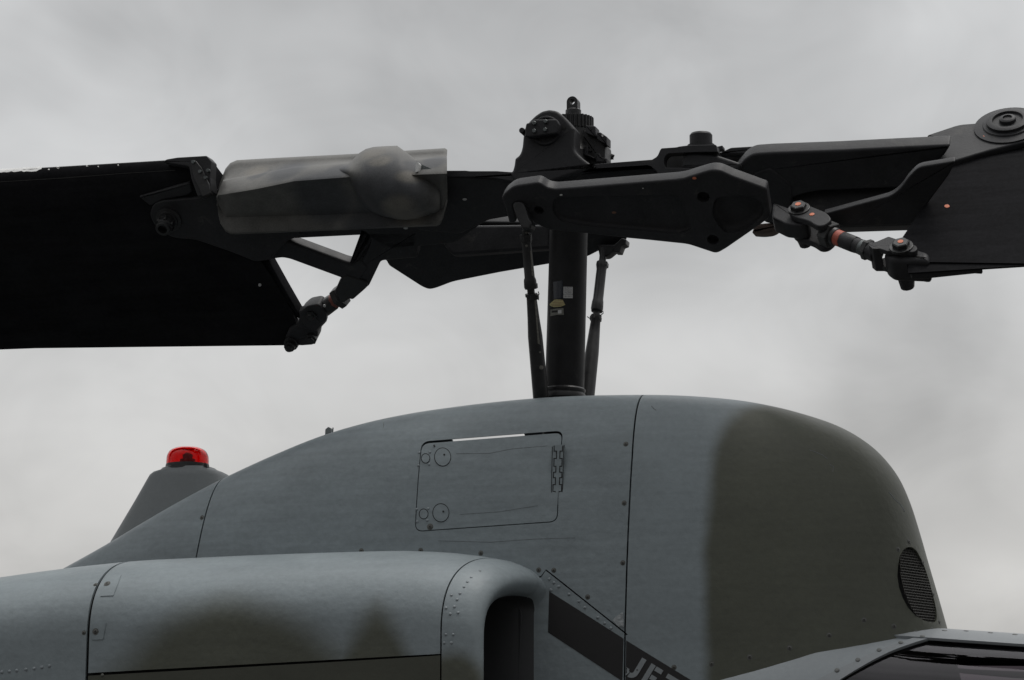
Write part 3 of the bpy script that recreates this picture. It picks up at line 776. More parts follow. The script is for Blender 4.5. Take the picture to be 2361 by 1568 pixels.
# ------------------------------------------------------------------ beacon behind the pylon
BY = 0.10
bx0, bx1, bxr = at(262, 1253, BY), at(358, 1088, BY), at(430, 1070, BY)
BEA = loft('beacon_mount', [[(at(u, v, BY).x if True else 0, 0, 0) for u, v in ((0, 0),)] * 3, [(0, 0, 0)] * 3], BEACONP, HELI) if False else None
def plan_ring(uL, uR, v, hw, n=36):
    a = at(uL, v, BY); b = at(uR, v, BY); cx, rx = (a.x + b.x) / 2, (b.x - a.x) / 2; out = []
    for i in range(n):
        t = 2 * math.pi * i / n; c, s = math.cos(t), math.sin(t); m = 2.6
        out.append((cx + rx * math.copysign(abs(c) ** (2 / m), c), BY + hw * math.copysign(abs(s) ** (2 / m), s), (a.z + b.z) / 2))
    return out
BEA = loft('beacon_mount', [plan_ring(130, 720, 1420, .22), plan_ring(262, 600, 1253, .17), plan_ring(320, 548, 1155, .14), plan_ring(349, 525, 1104, .125), plan_ring(354, 519, 1096, .122), plan_ring(362, 508, 1090, .115), plan_ring(378, 496, 1085, .10), plan_ring(381, 491, 1081, .095)], BEACONP, HELI, sharp=50)
bc = at(432, 1082, BY); br = (at(477, 1075, BY) - at(387, 1075, BY)).length / 2
lathe('beacon_base', bc - V((0, 0, .01)), (0, 0, 1), [(0, br * 1.16), (.012, br * 1.14), (.018, br * 1.03), (.03, br * 1.01)], DARK, BEA, 28)
dome = [(0, 1.0), (.18, 1.0), (.42, .985), (.55, .95), (.68, .88), (.78, .77), (.86, .60), (.90, .36), (.915, .1)]
lathe('beacon_lens', bc + V((0, 0, .016)), (0, 0, 1), [(a * br * .95, b * br) for a, b in dome] + [(a * br * .95 - .004, max(.001, b * br - .004)) for a, b in dome[::-1]], LENSM, BEA, 32, sharp=60)
lathe('beacon_lamp', bc + V((0, 0, .012)), (0, 0, 1), [(0, .034), (.03, .032), (.032, .02), (.05, .022), (.058, .012)], STEEL, BEA, 14)
prism('lens_clip', C4([(1440, 770), (1587, 770), (1590, 838), (1500, 820), (1440, 790)]), YP(BY), -.01, .01, GAP, BEA, r=1)
prism('lens_clip', C4([(1340, 700), (1375, 630), (1420, 650), (1440, 760), (1350, 740)]), YP(BY - .055), -.01, .01, DARK, BEA, r=1)

# ------------------------------------------------------------------ cockpit deck and canopy
RC = 0.47
c0 = at(2185, 1461, -.07); c1 = at(2361, 1473, -.07)
slope = (c1.z - c0.z) / (c1.x - c0.x)
def crown(x): return c0.z + .006 + slope * (x - c0.x)
CM = 2.5
x_dk = at(1880, 1500, -.4).x
def cdrop(x): return -.16 * max(0, x_dk - x) - .10 * max(0, x_dk - x) ** 2
def can_pt(x, a, off=0.0, my=1.0):
    """a = angle from the crown toward the starboard side"""
    r = RC / (abs(math.sin(a)) ** CM + abs(math.cos(a)) ** CM) ** (1 / CM) + off
    return V((x, -r * math.sin(a), crown(x) + cdrop(x) - RC + r * math.cos(a)))
def can_patch(name, fn, nx, na, mat, off, th, parent, sharp=40):
    vs = []; fs = []
    for i in range(nx + 1):
        for k in range(na + 1):
            x, a = fn(i / nx, k / na); vs.append(can_pt(x, a, off))
    for i in range(nx):
        for k in range(na): fs.append((i * (na + 1) + k, i * (na + 1) + k + 1, (i + 1) * (na + 1) + k + 1, (i + 1) * (na + 1) + k))
    o = obj(name, vs, fs, mat, parent, sharp=sharp)
    if th: md = o.modifiers.new('thickness', 'SOLIDIFY'); md.thickness = th; md.offset = 0.0; crisp(o)
    return o
def can_inv(u, v):
    """x, a on the canopy surface under a frame point"""
    d = sight(u, v); best = None
    for i in range(1200):
        t = 8.0 + i * .0025; p = CAM + d * t; h = V((p.y, p.z - (crown(p.x) + cdrop(p.x) - RC)))
        if abs(h.x) ** CM + abs(h.y) ** CM <= RC ** CM: return p.x, math.atan2(-h.x, h.y)
    return None
A_IN = [can_inv(*p) for p in ((1914, 1556), (1978, 1526), (2027, 1504), (2077, 1486), (2127, 1471))]
A_OUT = [can_inv(*p) for p in ((1945, 1566), (2000, 1534), (2050, 1509), (2100, 1490), (2140, 1478))]
print('canopy', A_IN, A_OUT)
def lin(pts, a):
    ps = sorted([(q[1], q[0]) for q in pts if q]); 
    if a <= ps[0][0]: return ps[0][1] + (ps[1][1] - ps[0][1]) / (ps[1][0] - ps[0][0]) * (a - ps[0][0]) * .4
    for (a0, x0), (a1, x1) in zip(ps, ps[1:]):
        if a <= a1: return x0 + (x1 - x0) * (a - a0) / max(1e-5, (a1 - a0))
    return ps[-1][1] + (ps[-1][1] - ps[-2][1]) / max(1e-5, (ps[-1][0] - ps[-2][0])) * (a - ps[-1][0])
AMAX = math.radians(96)
XF = 4.4
xdeck = at(1420, 1500, -.4).x
DK = can_patch('canopy_deck', lambda i, k: ((lambda a: (xdeck + (lin(A_OUT, abs(a)) - .004 - xdeck) * i, a))(-AMAX + 2 * AMAX * k)), 30, 60, DECK, 0.0, .006, HELI)
a_top = abs((can_inv(2250, 1486) or (0, .2))[1]); print('a_top', a_top)
CAN = can_patch('canopy_glass', lambda i, k: ((lambda a: (lin(A_OUT, a) - .01 + (XF - lin(A_OUT, a)) * i, a))(a_top - .02 + (AMAX - a_top) * k)), 30, 30, GLASS, -.004, 0, HELI)
CAN2 = can_patch('canopy_glass', lambda i, k: ((lambda a: (lin(A_OUT, a) - .01 + (XF - lin(A_OUT, a)) * i, -a))(a_top - .02 + (AMAX - a_top) * k)), 30, 30, GLASS, -.004, 0, HELI)
for sgn in (1, -1):
    can_patch('canopy_hoop_frame', lambda i, k: ((lambda a: (lin(A_IN, a) + (lin(A_OUT, a) - lin(A_IN, a)) * i, sgn * a))(0.0 + AMAX * k)), 4, 50, FRAME, .006, .008, HELI)
can_patch('canopy_spine_frame', lambda i, k: (lin(A_IN, 0.1) - .22 + (XF - lin(A_IN, 0.1) + .22) * i, -a_top + 2 * a_top * k), 30, 14, FRAME, .009, .010, HELI)
FRB = bvh_of([o for o in bpy.data.objects if o.name.startswith(('canopy_hoop_frame', 'canopy_spine_frame'))])
frp = [o for o in bpy.data.objects if o.name == 'canopy_hoop_frame'][0]; ftp = [o for o in bpy.data.objects if o.name == 'canopy_spine_frame'][0]
RIV_C = rivet_mesh(material('frame_screw', (0.13, 0.135, 0.13), 0.45, 0.2, 60.0))
for u, v in ((2127, 1470), (2077, 1484), (2027, 1501), (1978, 1523), (1930, 1547)): place(RIV_C, 'frame_screw', FRB, u, v, frp, 1.55, .005)
for u in (2178, 2227.5, 2284, 2340):
    for vv in range(0, 30):
        if cast(FRB, u, 1455 + vv)[0] is not None: place(RIV_C, 'frame_screw', FRB, u, 1455 + vv + 2.2, ftp, 1.7, .005); break
# things inside the cockpit: far rail, seat bulkhead, pilot headrest
def cz(x): return crown(x)
xb = c0.x
prism('cockpit_rail', [(2040, 1518), (2105, 1497), (2200, 1500), (2520, 1512), (2520, 1536), (2230, 1534), (2120, 1527)], YP(.30), -.03, 0, GAP, HELI, .004, 6)
prism('cockpit_rail', [(2100, 1531), (2240, 1543), (2520, 1556), (2520, 1572), (2330, 1562), (2220, 1552)], YP(.26), -.03, 0, GAP, HELI, .004, 6)
loft('instrument_coaming', [sq_ring(xb + .75, cz(xb) - .50, .30, .10), sq_ring(xb + .95, cz(xb) - .47, .33, .12), sq_ring(xb + 1.3, cz(xb) - .54, .33, .12)], GAP, HELI)
prism('cockpit_floor', [(1500, 1700), (2800, 1700), (2800, 1780), (1500, 1780)], YP(0), -.40, .40, GAP, HELI, r=0, ref=0)

# ------------------------------------------------------------------ main rotor
ROT = empty('main_rotor', mast_bot, 'matt black two blade main rotor head with mast, pitch links and feathered blades', 'rotor')
TH = math.radians(46)
ax0 = at(1300, 453, 0); ZAX = ax0.z
nR = V((0, -math.sin(TH), math.cos(TH))); cR = V((0, -math.cos(TH), -math.sin(TH)))       # front blade: upper side and trailing edge face the camera
nL = V((0, -math.sin(TH), -math.cos(TH))); cL = V((0, math.cos(TH), -math.sin(TH)))       # rear blade: underside faces the camera
PR = Plane((0, 0, ZAX), (1, 0, 0), -cR, nR); PLB = Plane((0, 0, ZAX), (1, 0, 0), -cL, nL)
PH = Plane(at(1205, 470, -.40), (1, 0, 0), nR, cR)                                         # pitch horn: its big face

# mast
def mast_r(): return (at(1353, 700, 0) - at(1266, 700, 0)).length / 2
mr = mast_r(); ML = (mast_top - mast_bot).length
MAST = lathe('mast', mast_bot - MAX * .45, MAX, [(0, mr * 1.06), (.45, mr * 1.05), (ML * .5, mr), (ML + .55, mr * .97)], MASTP, ROT, 40)
lathe('mast_collar', mast_bot - MAX * .02, MAX, [(0, mr * 1.1), (.012, mr * 1.1), (.022, mr * 1.03), (.03, mr * 1.07), (.036, mr * 1.07), (.042, mr)], DARK, MAST, 40)
MB_ = bvh_of([MAST])
decal('blue_sticker', C1([(450, 345), (722, 300), (722, 800), (468, 835)]), MB_, .0012, LABELB, MAST, 4)
s_ = decal('hotline_sticker', C1([(742, 480), (1000, 485), (1000, 805), (740, 800)]), MB_, .0012, LABELW, MAST, 4)
for i, line in enumerate(('QUALITY', 'HOTLINE', 'NUMBER', 'AUTOVON', '861-3612')):
    u, v = C1([(870, 532 + i * 60)])[0]; text_decal(line, u, v, 4.3, MB_, .0022, INK_DARK, s_, sx=.98)
s_ = decal('worn_yellow_sticker', C1([(350, 970), (420, 910), (490, 850), (560, 842), (720, 855), (790, 995), (660, 1045), (470, 1060), (380, 1030), (350, 1000)]), MB_, .0012, LABELY, MAST, 2)
for i, (x0, x1) in enumerate(((480, 730), (430, 750), (400, 770), (430, 700))):
    decal('print_line', C1([(x0, 882 + i * 45), (x1, 872 + i * 45), (x1, 884 + i * 45), (x0, 894 + i * 45)]), MB_, .002, RUSTY, s_)
s_ = decal('data_plate', C1([(375, 1130), (520, 1105), (740, 1090), (750, 1285), (560, 1280), (370, 1320)]), MB_, .0012, PLATE, MAST, 3)
decal('print_block', C1([(420, 1165), (580, 1150), (580, 1205), (420, 1220)]), MB_, .002, INK_DARK, s_)
decal('print_block', C1([(590, 1150), (685, 1140), (685, 1240), (590, 1245)]), MB_, .002, LABELW, s_)

# pillow blocks and trunnion
pil = C3([(-40, 1440), (0, 1390, 2), (25, 1300), (38, 1190, 3), (55, 1165, 3), (110, 1125), (148, 1055), (170, 960), (185, 800), (200, 690), (225, 600), (300, 510), (400, 410), (520, 330), (650, 300), (780, 320), (890, 395), (1000, 510), (1110, 645, 2), (1105, 730), (1103, 960), (1115, 1030), (1160, 1090), (1260, 1180), (1380, 1270), (1500, 1310, 2), (1224, 1420), (900, 1530), (699, 1606), (515, 1640), (13, 1590)])
YB = -.20
PB1 = prism('pillow_block', pil, YP(YB), -.10, 0, BLACK, ROT, .012, 5)
PB2 = PB1.copy(); COL.objects.link(PB2); PB2.location = PB1.location + V((0, .55, 0)); WLOC[PB2.name] = WLOC[PB1.name] + V((0, .55, 0))
bc_ = at(*C3([(600, 690)])[0], YB); pr = px(1) * 1.0
lathe('bearing_cap', bc_ + V((0, .02, 0)), (0, -1, 0), [(0, px(38)), (.022, px(38)), (.030, px(35)), (.030, px(31)), (.022, px(30))], BLACK, PB1, 36)
prism('retaining_plate', C3([(245, 548), (300, 540), (380, 482), (790, 476), (835, 560), (795, 730), (290, 800), (222, 780), (228, 620)]), YP(YB), .01, .045, BLACK, PB1, .006, 3)
for p in ((395, 555), (600, 525), (395, 695), (590, 670)):
    bolt('bolt', at(*C3([p])[0], YB - .045), V((0, -1, 0)), px(5.2), .010, STEEL, PB1)
lathe('ear', at(*C3([(180, 690)])[0], YB - .0), (0, -1, 0), [(-.05, px(7.2)), (.01, px(7.2)), (.014, px(6))], BLACK, PB1, 20)
lathe('bolt_hole', at(*C3([(925, 625)])[0], YB - .001), (0, -1, 0), [(-.02, px(4.5)), (.0015, px(4.5))], INK_DARK, PB1, 16)
gx = at(1322, 280, 0); gxb = at(1322, 301, 0)
def gear(name, z0, z1, r0, r1, n, mat, parent):
    vs = []; fs = []; N = n * 4
    for z in (z0, z1):
        for i in range(N):
            a = 2 * math.pi * i / N; r = r1 if (i % 4) in (0, 1) else r0; vs.append((gx.x + r * math.cos(a), r * math.sin(a), z))
    for i in range(N): fs.append((i, (i + 1) % N, N + (i + 1) % N, N + i))
    fs += [tuple(range(N)), tuple(range(N, 2 * N))]
    return obj(name, vs, fs, mat, parent, smooth=False)
HUB = lathe('trunnion', (gx.x, 0, gxb.z - .22), (0, 0, 1), [(0, px(60)), (.12, px(60)), (.15, px(47)), (.225, px(46))], DARK, ROT, 40)
gear('mast_nut', gxb.z - .002, gx.z + .012, px(46.5), px(50.5), 30, DARK, ROT)
EYE_ = lathe('lifting_eye_base', (gx.x, 0, gx.z + .005), (0, 0, 1), [(0, px(19.5)), (.040, px(19.5)), (.046, px(16))], DARK, ROT, 24)
ec = at(*C3([(1092, 190)])[0], 0); ro, ri = px(13.8), px(7.2)
outer = []; inner = []
for i in range(32):
    a = 2 * math.pi * i / 32; ca, sa = math.cos(a), math.sin(a)
    outer.append((ec.x + ro * (ca if sa >= 0 else math.copysign(1, ca) if abs(ca) > .35 else ca / .35), ec.z + (ro * sa if sa >= 0 else -ro * 1.75 * min(1, abs(sa) / .9))))
    inner.append((ec.x + ri * ca, ec.z + ri * sa))
annulus('lifting_eye', outer, inner, YP(0), -.022, .022, DARK, EYE_)
body = prism('clamp_body', C3([(1170, 660), (1480, 690), (1510, 720), (1660, 930), (1650, 1290), (1400, 1300), (1250, 1130), (1235, 880)]), YP(-.05), -.10, 0, DARK, ROT, .006, 3)
for pts in ([(1310, 590), (1480, 600), (1500, 800), (1310, 725)], [(1513, 715), (1575, 712), (1688, 790), (1688, 935), (1560, 870), (1510, 830)],
            [(1285, 955), (1345, 950), (1352, 1100), (1465, 1165), (1455, 1190), (1280, 1120)], [(1500, 1090), (1560, 1090), (1562, 1150), (1690, 1180), (1680, 1250), (1490, 1240)]):
    prism('clamp_lug', C3(pts), YP(-.075), -.06, .005, BLACK, body, .003, 1)
for p in ((1400, 655), (1655, 820), (1385, 1030), (1635, 1200)): lathe('bolt_hole', at(*C3([p])[0], -.081), (0, -1, 0), [(-.02, px(3)), (.0012, px(3))], INK_DARK, body, 12)
prism('chip', C3([(1590, 760), (1610, 745), (1630, 780), (1605, 800)]), YP(-.0815), -.001, .0015, WHITE, body, r=1)
tube('spring', [at(*C3([(1640 + 150 * t, 1150 + 10 * math.sin(t * 40))])[0], .06) for t in [i / 40 for i in range(41)]], .012, DARK, body, 8)

# yoke: forged plate with a raised flange along its near edge, clevis at the front end
yk = Z2([(1690, 366), (1860, 358), (2080, 357)]) + Z3([(-40, 655), (170, 655), (270, 662), (350, 664), (450, 655), (620, 648), (740, 640), (830, 610), (1000, 595), (1400, 564), (1440, 560),
       (1440, 640), (1350, 612), (1100, 632), (830, 662), (700, 705), (600, 742), (520, 757), (420, 750), (300, 735), (150, 708), (0, 700)]) + Z2([(2240, 405), (2080, 405), (1860, 408), (1700, 412)])
clv = Z3([(1385, 566), (1430, 540, 8), (1450, 490), (1462, 476, 2), (1580, 468), (1600, 462), (1680, 452), (1890, 448), (1902, 505, 2), (1720, 508), (1505, 518, 8), (1478, 565, 8), (1488, 628, 6), (1900, 634, 2), (1900, 660), (1640, 700), (1440, 690), (1420, 650, 6), (1385, 628)])
YOKE = prism('hub_yoke', yk, YP(-.19), -.05, 0, BLACK, ROT, .002, 2)
prism('clevis', clv, YP(-.192), -.05, 0, BLACK, YOKE, .002, 3)
prism('yoke_web', [(970, 405), (1150, 412), (1250, 425), (1330, 402), (1500, 385), (1560, 400), (1560, 470), (1170, 500), (1125, 508, 12), (1112, 515, 12), (1060, 540), (960, 530)], Plane(at(1060, 470, -.10), (1, 0, 0), -cL, nL), -.03, 0, BLACK, YOKE, .006, 8)
# slot in the clevis and the lug of the front grip inside it
prism('slot_dark_plate', Z3([(1460, 490), (1900, 470), (1900, 650), (1460, 650)]), YP(-.09), -.02, 0, INK_DARK, YOKE, r=3)  # black plate added behind the slot to give its dark inside
prism('grip_lug', Z3([(1615, 632), (1620, 560), (1650, 518, 12), (1720, 508), (1900, 530), (2080, 590), (2060, 650), (1900, 655)]), YP(-.17), -.05, .008, BLACK, YOKE, .012, 6)
bz = at(*Z3([(1772, 450)])[0], -.10)
lathe('clevis_pin', bz - V((0, 0, .02)), (0, 0, 1), [(0, px(33)), (.018, px(33)), (.02, px(27.5)), (.058, px(27.5)), (.066, px(24))], BLACK, YOKE, 32)
prism('pin_keeper', Z3([(1870, 470), (1940, 455), (1942, 482), (1880, 492)]), YP(-.10), -.02, .02, BLACK, YOKE, r=1)

# front grip
def limb(name, secs, y0, mat, parent, m=2.6, n=28, sharp=60):
    """casting lofted through sections given by their upper and lower outline points and half depth"""
    rings = []
    for (a, b, ry) in secs:
        A, B = at(*a, y0), at(*b, y0); c = (A + B) / 2; h = (A - B) / 2; ring = []
        for i in range(n):
            t = 2 * math.pi * i / n; co, si = math.cos(t), math.sin(t)
            ring.append(c + h * math.copysign(abs(si) ** (2 / m), si) + V((0, 1, 0)) * ry * math.copysign(abs(co) ** (2 / m), co))
        rings.append(ring)
    return loft(name, rings, mat, parent, True, sharp)
def zl(secs): return [(Z4([a])[0], Z4([b])[0], ry) for a, b, ry in secs]
PGR = Plane(at(1955, 388, -.10), (1, 0, 0), nR, cR)
GR = prism('blade_grip', Z4([(520, 470), (600, 372, 24), (650, 342, 12), (760, 334, 16), (1200, 318), (1560, 300), (1900, 284), (1860, 350), (1770, 425), (1690, 510, 8), (1600, 556, 10), (1050, 578, 24), (940, 604, 20), (860, 640), (740, 640, 10), (690, 575, 14), (600, 522, 10)]), PGR, -.078, 0, BLACK, ROT, .012, 8, seg=5)
prism('grip_tongue', Z4([(640, 470), (760, 430), (900, 540, 20), (895, 640, 14), (885, 720), (880, 812, 6), (720, 775, 8), (660, 660)]), PGR, -.06, .006, BLACK, GR, .010, 8)
prism('hollow_filler', Z4([(300, 345), (430, 332), (640, 318), (700, 330), (700, 440), (300, 430)]), YP(.05), -.03, 0, BLACK, GR, .004, 4)  # dark plate added to fill the hollow between clevis and grip
limb('grip_core', zl([((1700, 300), (1640, 500), .04), ((1300, 300), (1300, 560), .07), ((900, 320), (960, 580), .07), ((700, 330), (780, 640), .06)]), .04, BLACK, GR, 2.6)
prism('grip_shelf', Z4([(430, 338), (510, 300), (650, 292), (790, 286), (1200, 262), (1200, 300), (640, 340)]), YP(.0), -.04, .02, BLACK, GR, .004, 4)
prism('grip_tang', Z4([(820, 570), (1700, 480), (1860, 480), (1650, 788), (1220, 802), (860, 815)]), YP(.02), -.10, 0, BLACK, GR, .01, 4)
PAD = prism('grip_fork_plate', Z4([(1740, 222), (1950, 152, 14), (2110, 140), (2361, 116), (2640, 100), (2700, 200), (2560, 270), (2361, 262), (2151, 315, 16), (1941, 378), (1710, 424, 20), (1700, 410, 6), (1830, 262, 18), (1800, 240)]), PR, .045, .075, BLACK, ROT, .008, 8)
PST = Plane(PR.at(*Z4([(1500, 700)])[0], .055) - cR * .035, (1, 0, 0), nR, cR)
prism('grip_strut', Z4([(1690, 425, 14), (1930, 385), (1890, 470), (1655, 786), (1220, 803), (1120, 770), (1090, 722), (1300, 665), (1520, 606, 24), (1580, 560, 20), (1630, 490, 20)]), PST, -.035, 0, BLACK, PAD, .006, 6)
prism('grip_fork_plate', Z4([(1960, 200), (2110, 140), (2361, 116), (2640, 100), (2700, 200), (2560, 290), (2361, 300), (2110, 347), (1960, 420)]), PR, -.075, -.045, BLACK, ROT, .008, 8, ref=.075)
pc = PR.at(*Z4([(2262, 165)])[0], .075)
lathe('blade_bolt', pc, nR, [(-.002, px(80)), (.006, px(80)), (.010, px(60)), (.016, px(58)), (.018, px(50)), (.030, px(50)), (.033, px(44)), (.033, px(36)), (.024, px(34)), (.024, px(20)), (.036, px(19)), (.040, px(15)), (.040, px(11)), (.034, px(10))], BLACK, PAD, 40)
def dot(pl, pt, h, r, mat, parent, name='paint_dot'): return lathe(name, pl.at(pt[0], pt[1], h) - pl.n * .001, pl.n, [(0, r), (.0022, r), (.0026, r * .7)], mat, parent, 12)
dot(PR, Z4([(2118, 224)])[0], .0815, px(6.5), ORANGE, PAD)

# pitch horns
hornp = Z3([(207, 868, 3), (232, 830), (300, 775, 10), (490, 747, 6), (520, 757, 6), (560, 786, 8), (620, 800, 10), (1000, 770), (1580, 722, 14), (1640, 712, 14), (1780, 668, 14), (1850, 648, 14)]) + \
    Z4([(440, 445, 14), (520, 482), (735, 560, 6), (745, 640), (762, 740, 10), (690, 795), (480, 940, 16), (420, 975, 16), (360, 955, 12), (240, 915, 12), (0, 890)]) + Z3([(1180, 1185), (880, 1150), (570, 1120), (450, 1062, 10), (430, 1020), (400, 960), (340, 905, 10), (300, 912, 10), (320, 1000), (325, 1052, 5), (290, 1075, 5), (265, 1060, 4), (240, 960)])
HORN = prism('pitch_horn', hornp, PH, -.062, 0, BLACK, ROT, .010, 5, seg=5)
poc = Z3([(620, 860, 12), (1500, 840, 12), (1590, 850, 14), (1650, 950, 14), (1700, 1120, 14), (1600, 1150, 10), (900, 1090), (660, 1050, 14), (600, 960, 14)])
bowl = Z4([(410, 610, 30), (640, 595, 30), (720, 665, 20), (712, 735, 20), (600, 825, 30), (470, 850, 30), (385, 720, 30)])
cs = [cutter(*prism_data(poc, PH, -.020, .04, .012, 10, ref=0.0, seg=3)), cutter(*prism_data(bowl, PH, -.034, .05, .026, 20, ref=0.0, seg=4))]
for p, r in (((1790, 860), 50), ((1865, 1195), 47), ((500, 965), 40)):
    cs.append(cutter(*lathe_data(PH.at(*Z3([p])[0]) - cR * .03, cR, [(0, px(r / 3.4)), (.06, px(r / 3.4))], 20)))
cut(HORN, cs)
HORN.data.polygons.foreach_set('use_smooth', [True] * len(HORN.data.polygons)); HORN.data.set_sharp_from_angle(angle=math.radians(32))
for p_ in HORN.data.polygons:
    if len(p_.vertices) > 8: p_.use_smooth = False
hornb = bvh_of([HORN])
for p, m_, r in (((1720, 711), ORANGE, 5), ((1090, 980), RUSTY, 5), ((675, 842), WHITE, 3.4), ((1317, 790), WHITE, 1.6)):
    u, v = Z3([p])[0]; decal('paint_mark', circle(u, v, r, 10, r * .55), hornb, .0015, m_, HORN)
farp = [(843, 545), (900, 505), (1050, 510), (1260, 514), (1400, 520), (1444, 540, 4)] + Z3([(1185, 1200, 4), (1150, 1235), (1095, 1290, 3), (1060, 1300), (1035, 1260), (965, 1285, 10), (880, 1330, 10), (570, 1388)]) + Z2([(2352, 1158), (1980, 1232, 12), (1850, 1282, 12), (1795, 1294, 12), (1740, 1272, 10), (1480, 1105, 8), (1465, 1075, 3)])
PHF = Plane(at(1150, 580, .36), (1, 0, 0), cL * -1, nL)
FH = prism('pitch_horn', farp, PHF, -.07, 0, BLACK, ROT, .008, 5)
prism('horn_flange', [(1050, 519), (1270, 517), (1270, 572), (1040, 588, 12), (1020, 560)], YP(.22), -.06, 0, BLACK, FH, .012, 6)

# pitch links
def link(name, pts, parent, y_of, marks):
    """pts: (u, v, half width px, kind) down the link, as stacked turned pieces"""
    P3 = [at(u, v, y_of(v)) for u, v, *_ in pts]; a, b = P3[0], P3[-1]; ax = (b - a).normalized()
    prof = [((p - a).dot(ax), px(q[2])) for p, q in zip(P3, pts)]
    return lathe(name, a, ax, prof, DARK, parent, 20)
def yl(v): return -.385 + (v - 480) / 430 * .26
NL = link('pitch_link', [(1211, 530, 8), (1211.5, 540, 9), (1212, 541, 14.5), (1212.5, 552, 14.5), (1212.8, 553, 12), (1213, 560, 12.5), (1213.3, 561, 11.2), (1222, 640, 12.3), (1223.5, 643, 14), (1224, 648, 15), (1225, 661, 15.5), (1225.5, 666, 14), (1226, 666.5, 9), (1226.5, 676, 9), (1227, 677, 15), (1228, 684, 14.5), (1228.5, 685, 12), (1231, 735, 14.5), (1235, 775, 17.5), (1247, 915, 19), (1253, 980, 19)], ROT, yl, None)
eye = Z3([(292, 925, 6), (305, 895, 8), (340, 890, 8), (380, 900, 8), (400, 950, 6), (420, 1020), (448, 1062, 6), (430, 1110), (370, 1110), (345, 1060), (315, 1000)])
prism('rod_end', eye, YP(-.385), -.03, .03, DARK, NL, .008, 4)
for y0 in (545, 655, 680): lathe('lock_nut', at(1212 + (y0 - 545) * .117, y0, yl(y0)), (at(1253, 980, yl(980)) - at(1211, 530, yl(530))).normalized(), [(0, px(15.5)), (.018, px(15.5))], DARK, NL, 6, sharp=20)
nlb = bvh_of([NL])
for pts in ([(1222.5, 578), (1225.5, 578), (1230, 636), (1226, 636)], [(1232, 690), (1235, 690), (1243, 780), (1246, 795), (1240, 792)]): decal('worn_streak', pts, nlb, .001, material('scuffed_metal', (0.13, 0.125, 0.11), 0.5, 0.5, 120.0), NL, 4)
for u, v, r in ((1214, 567, 3), (1248, 847, 5), (1245, 812, 2.2), (1214, 536, 3.4)): decal('paint_chip', circle(u, v, r, 9), nlb, .001, material('scuffed_metal', (0.13, 0.125, 0.11), 0.5, 0.5, 120.0), NL)
wire_l = [(1241, 672), (1243, 678), (1240, 684), (1242, 692)]
tube('safety_wire', [at(u, v, yl(v) - .02) for u, v in wire_l], .002, DARK, NL, 5)
def yf(v): return .36 - (v - 560) / 350 * .22
FL = link('pitch_link', [(1392, 575, 14), (1391, 590, 9), (1390.5, 604, 9), (1390, 606, 14.5), (1389.5, 612, 15), (1389, 620, 13), (1388.5, 622, 12.6), (1379, 690, 13), (1378, 697, 14.5), (1376, 712, 15.5), (1375.5, 718, 14), (1374, 720, 8.5), (1373, 728, 8.5), (1372.5, 729, 14), (1371, 738, 13.5), (1370.5, 740, 12), (1367, 775, 14.5), (1361, 815, 17), (1352, 915, 18.5), (1346, 980, 18.5)], ROT, yf, None)
prism('rod_end', Z3([(960, 1230), (1100, 1230), (1095, 1275), (1035, 1325, 6), (985, 1325, 6)]), YP(.36), -.03, .03, DARK, FL, .006, 4)
for y0 in (607, 704, 731): lathe('lock_nut', at(1391 - (y0 - 600) * .13, y0, yf(y0)), (at(1346, 980, yf(980)) - at(1392, 575, yf(575))).normalized(), [(0, px(15.5)), (.016, px(15.5))], DARK, FL, 6, sharp=20)
tube('safety_wire', [at(u, v, yf(v) - .03) for u, v in ((1386, 722), (1391, 717), (1391, 722), (1384, 728))], .002, DARK, FL, 5)
tube('safety_wire', [at(u, v, yf(v) - .03) for u, v in ((1354, 730), (1358, 733), (1362, 735))], .002, DARK, FL, 5)
prism('link_bolt', Z3([(1085, 1240), (1150, 1180), (1185, 1190), (1180, 1230), (1150, 1240), (1130, 1292), (1090, 1290)]), YP(.33), -.03, .03, DARK, FL, .003, 2)

# front blade (upper side in view) ------------------------------------------------
AF = [(0, 0), (.006, .018), (.025, .036), (.07, .056), (.15, .068), (.28, .070), (.42, .062), (.58, .048), (.74, .031), (.88, .015), (.97, .006), (1.0, .004)]
def blade(name, pl, up_loop, root_px, tip_x, mat, le_of, te_of, thick=1.0):
    """root line: list of (x at chord fraction)"""
def blade_mesh(name, pl, le, te, xroot, xtip, mat, th=1.0, n=10):
    """le, te: chordwise coordinates (plane ey) of leading and trailing edge; xroot(f): root x at chord fraction f"""
    vs = []; fs = []; LE = le if callable(le) else (lambda x: le); TE = te if callable(te) else (lambda x: te)
    ch = LE(xroot(.5)) - TE(xroot(.5)); loop = [(f, h) for f, h in AF] + [(f, -h) for f, h in AF[-1:0:-1]]; N = len(loop)
    for i in range(n + 1):
        for f, h in loop:
            x0 = xroot(f); x = x0 + (xtip - x0) * (i / n); cx_ = max(-2.6, min(2.6, x)); vs.append(pl.to3(x, LE(cx_) - (LE(cx_) - TE(cx_)) * f, h * abs(ch) * th))
    for i in range(n):
        for k in range(N): fs.append((i * N + k, i * N + (k + 1) % N, (i + 1) * N + (k + 1) % N, (i + 1) * N + k))
    fs.append(tuple(range(N))); fs.append(tuple(n * N + k for k in range(N)))
    return obj(name, vs, fs, mat, ROT, sharp=30)
te_r = PR.to2(2300, 618, 0.0)[1]; le_r = te_r + .80
xa = PR.to2(2079, 546, .03)[0]; xb_ = PR.to2(2185, 402, .05)[0]
fa = (le_r - PR.to2(2079, 546, .03)[1]) / .80; fb = (le_r - PR.to2(2185, 402, .05)[1]) / .80
print('right blade', te_r, le_r, fa, fb, xa, xb_)
def xroot_r(f):
    if f > fa: return xa + (f - fa) * .15
    return xb_ + (xa - xb_) * (f - fb) / (fa - fb)
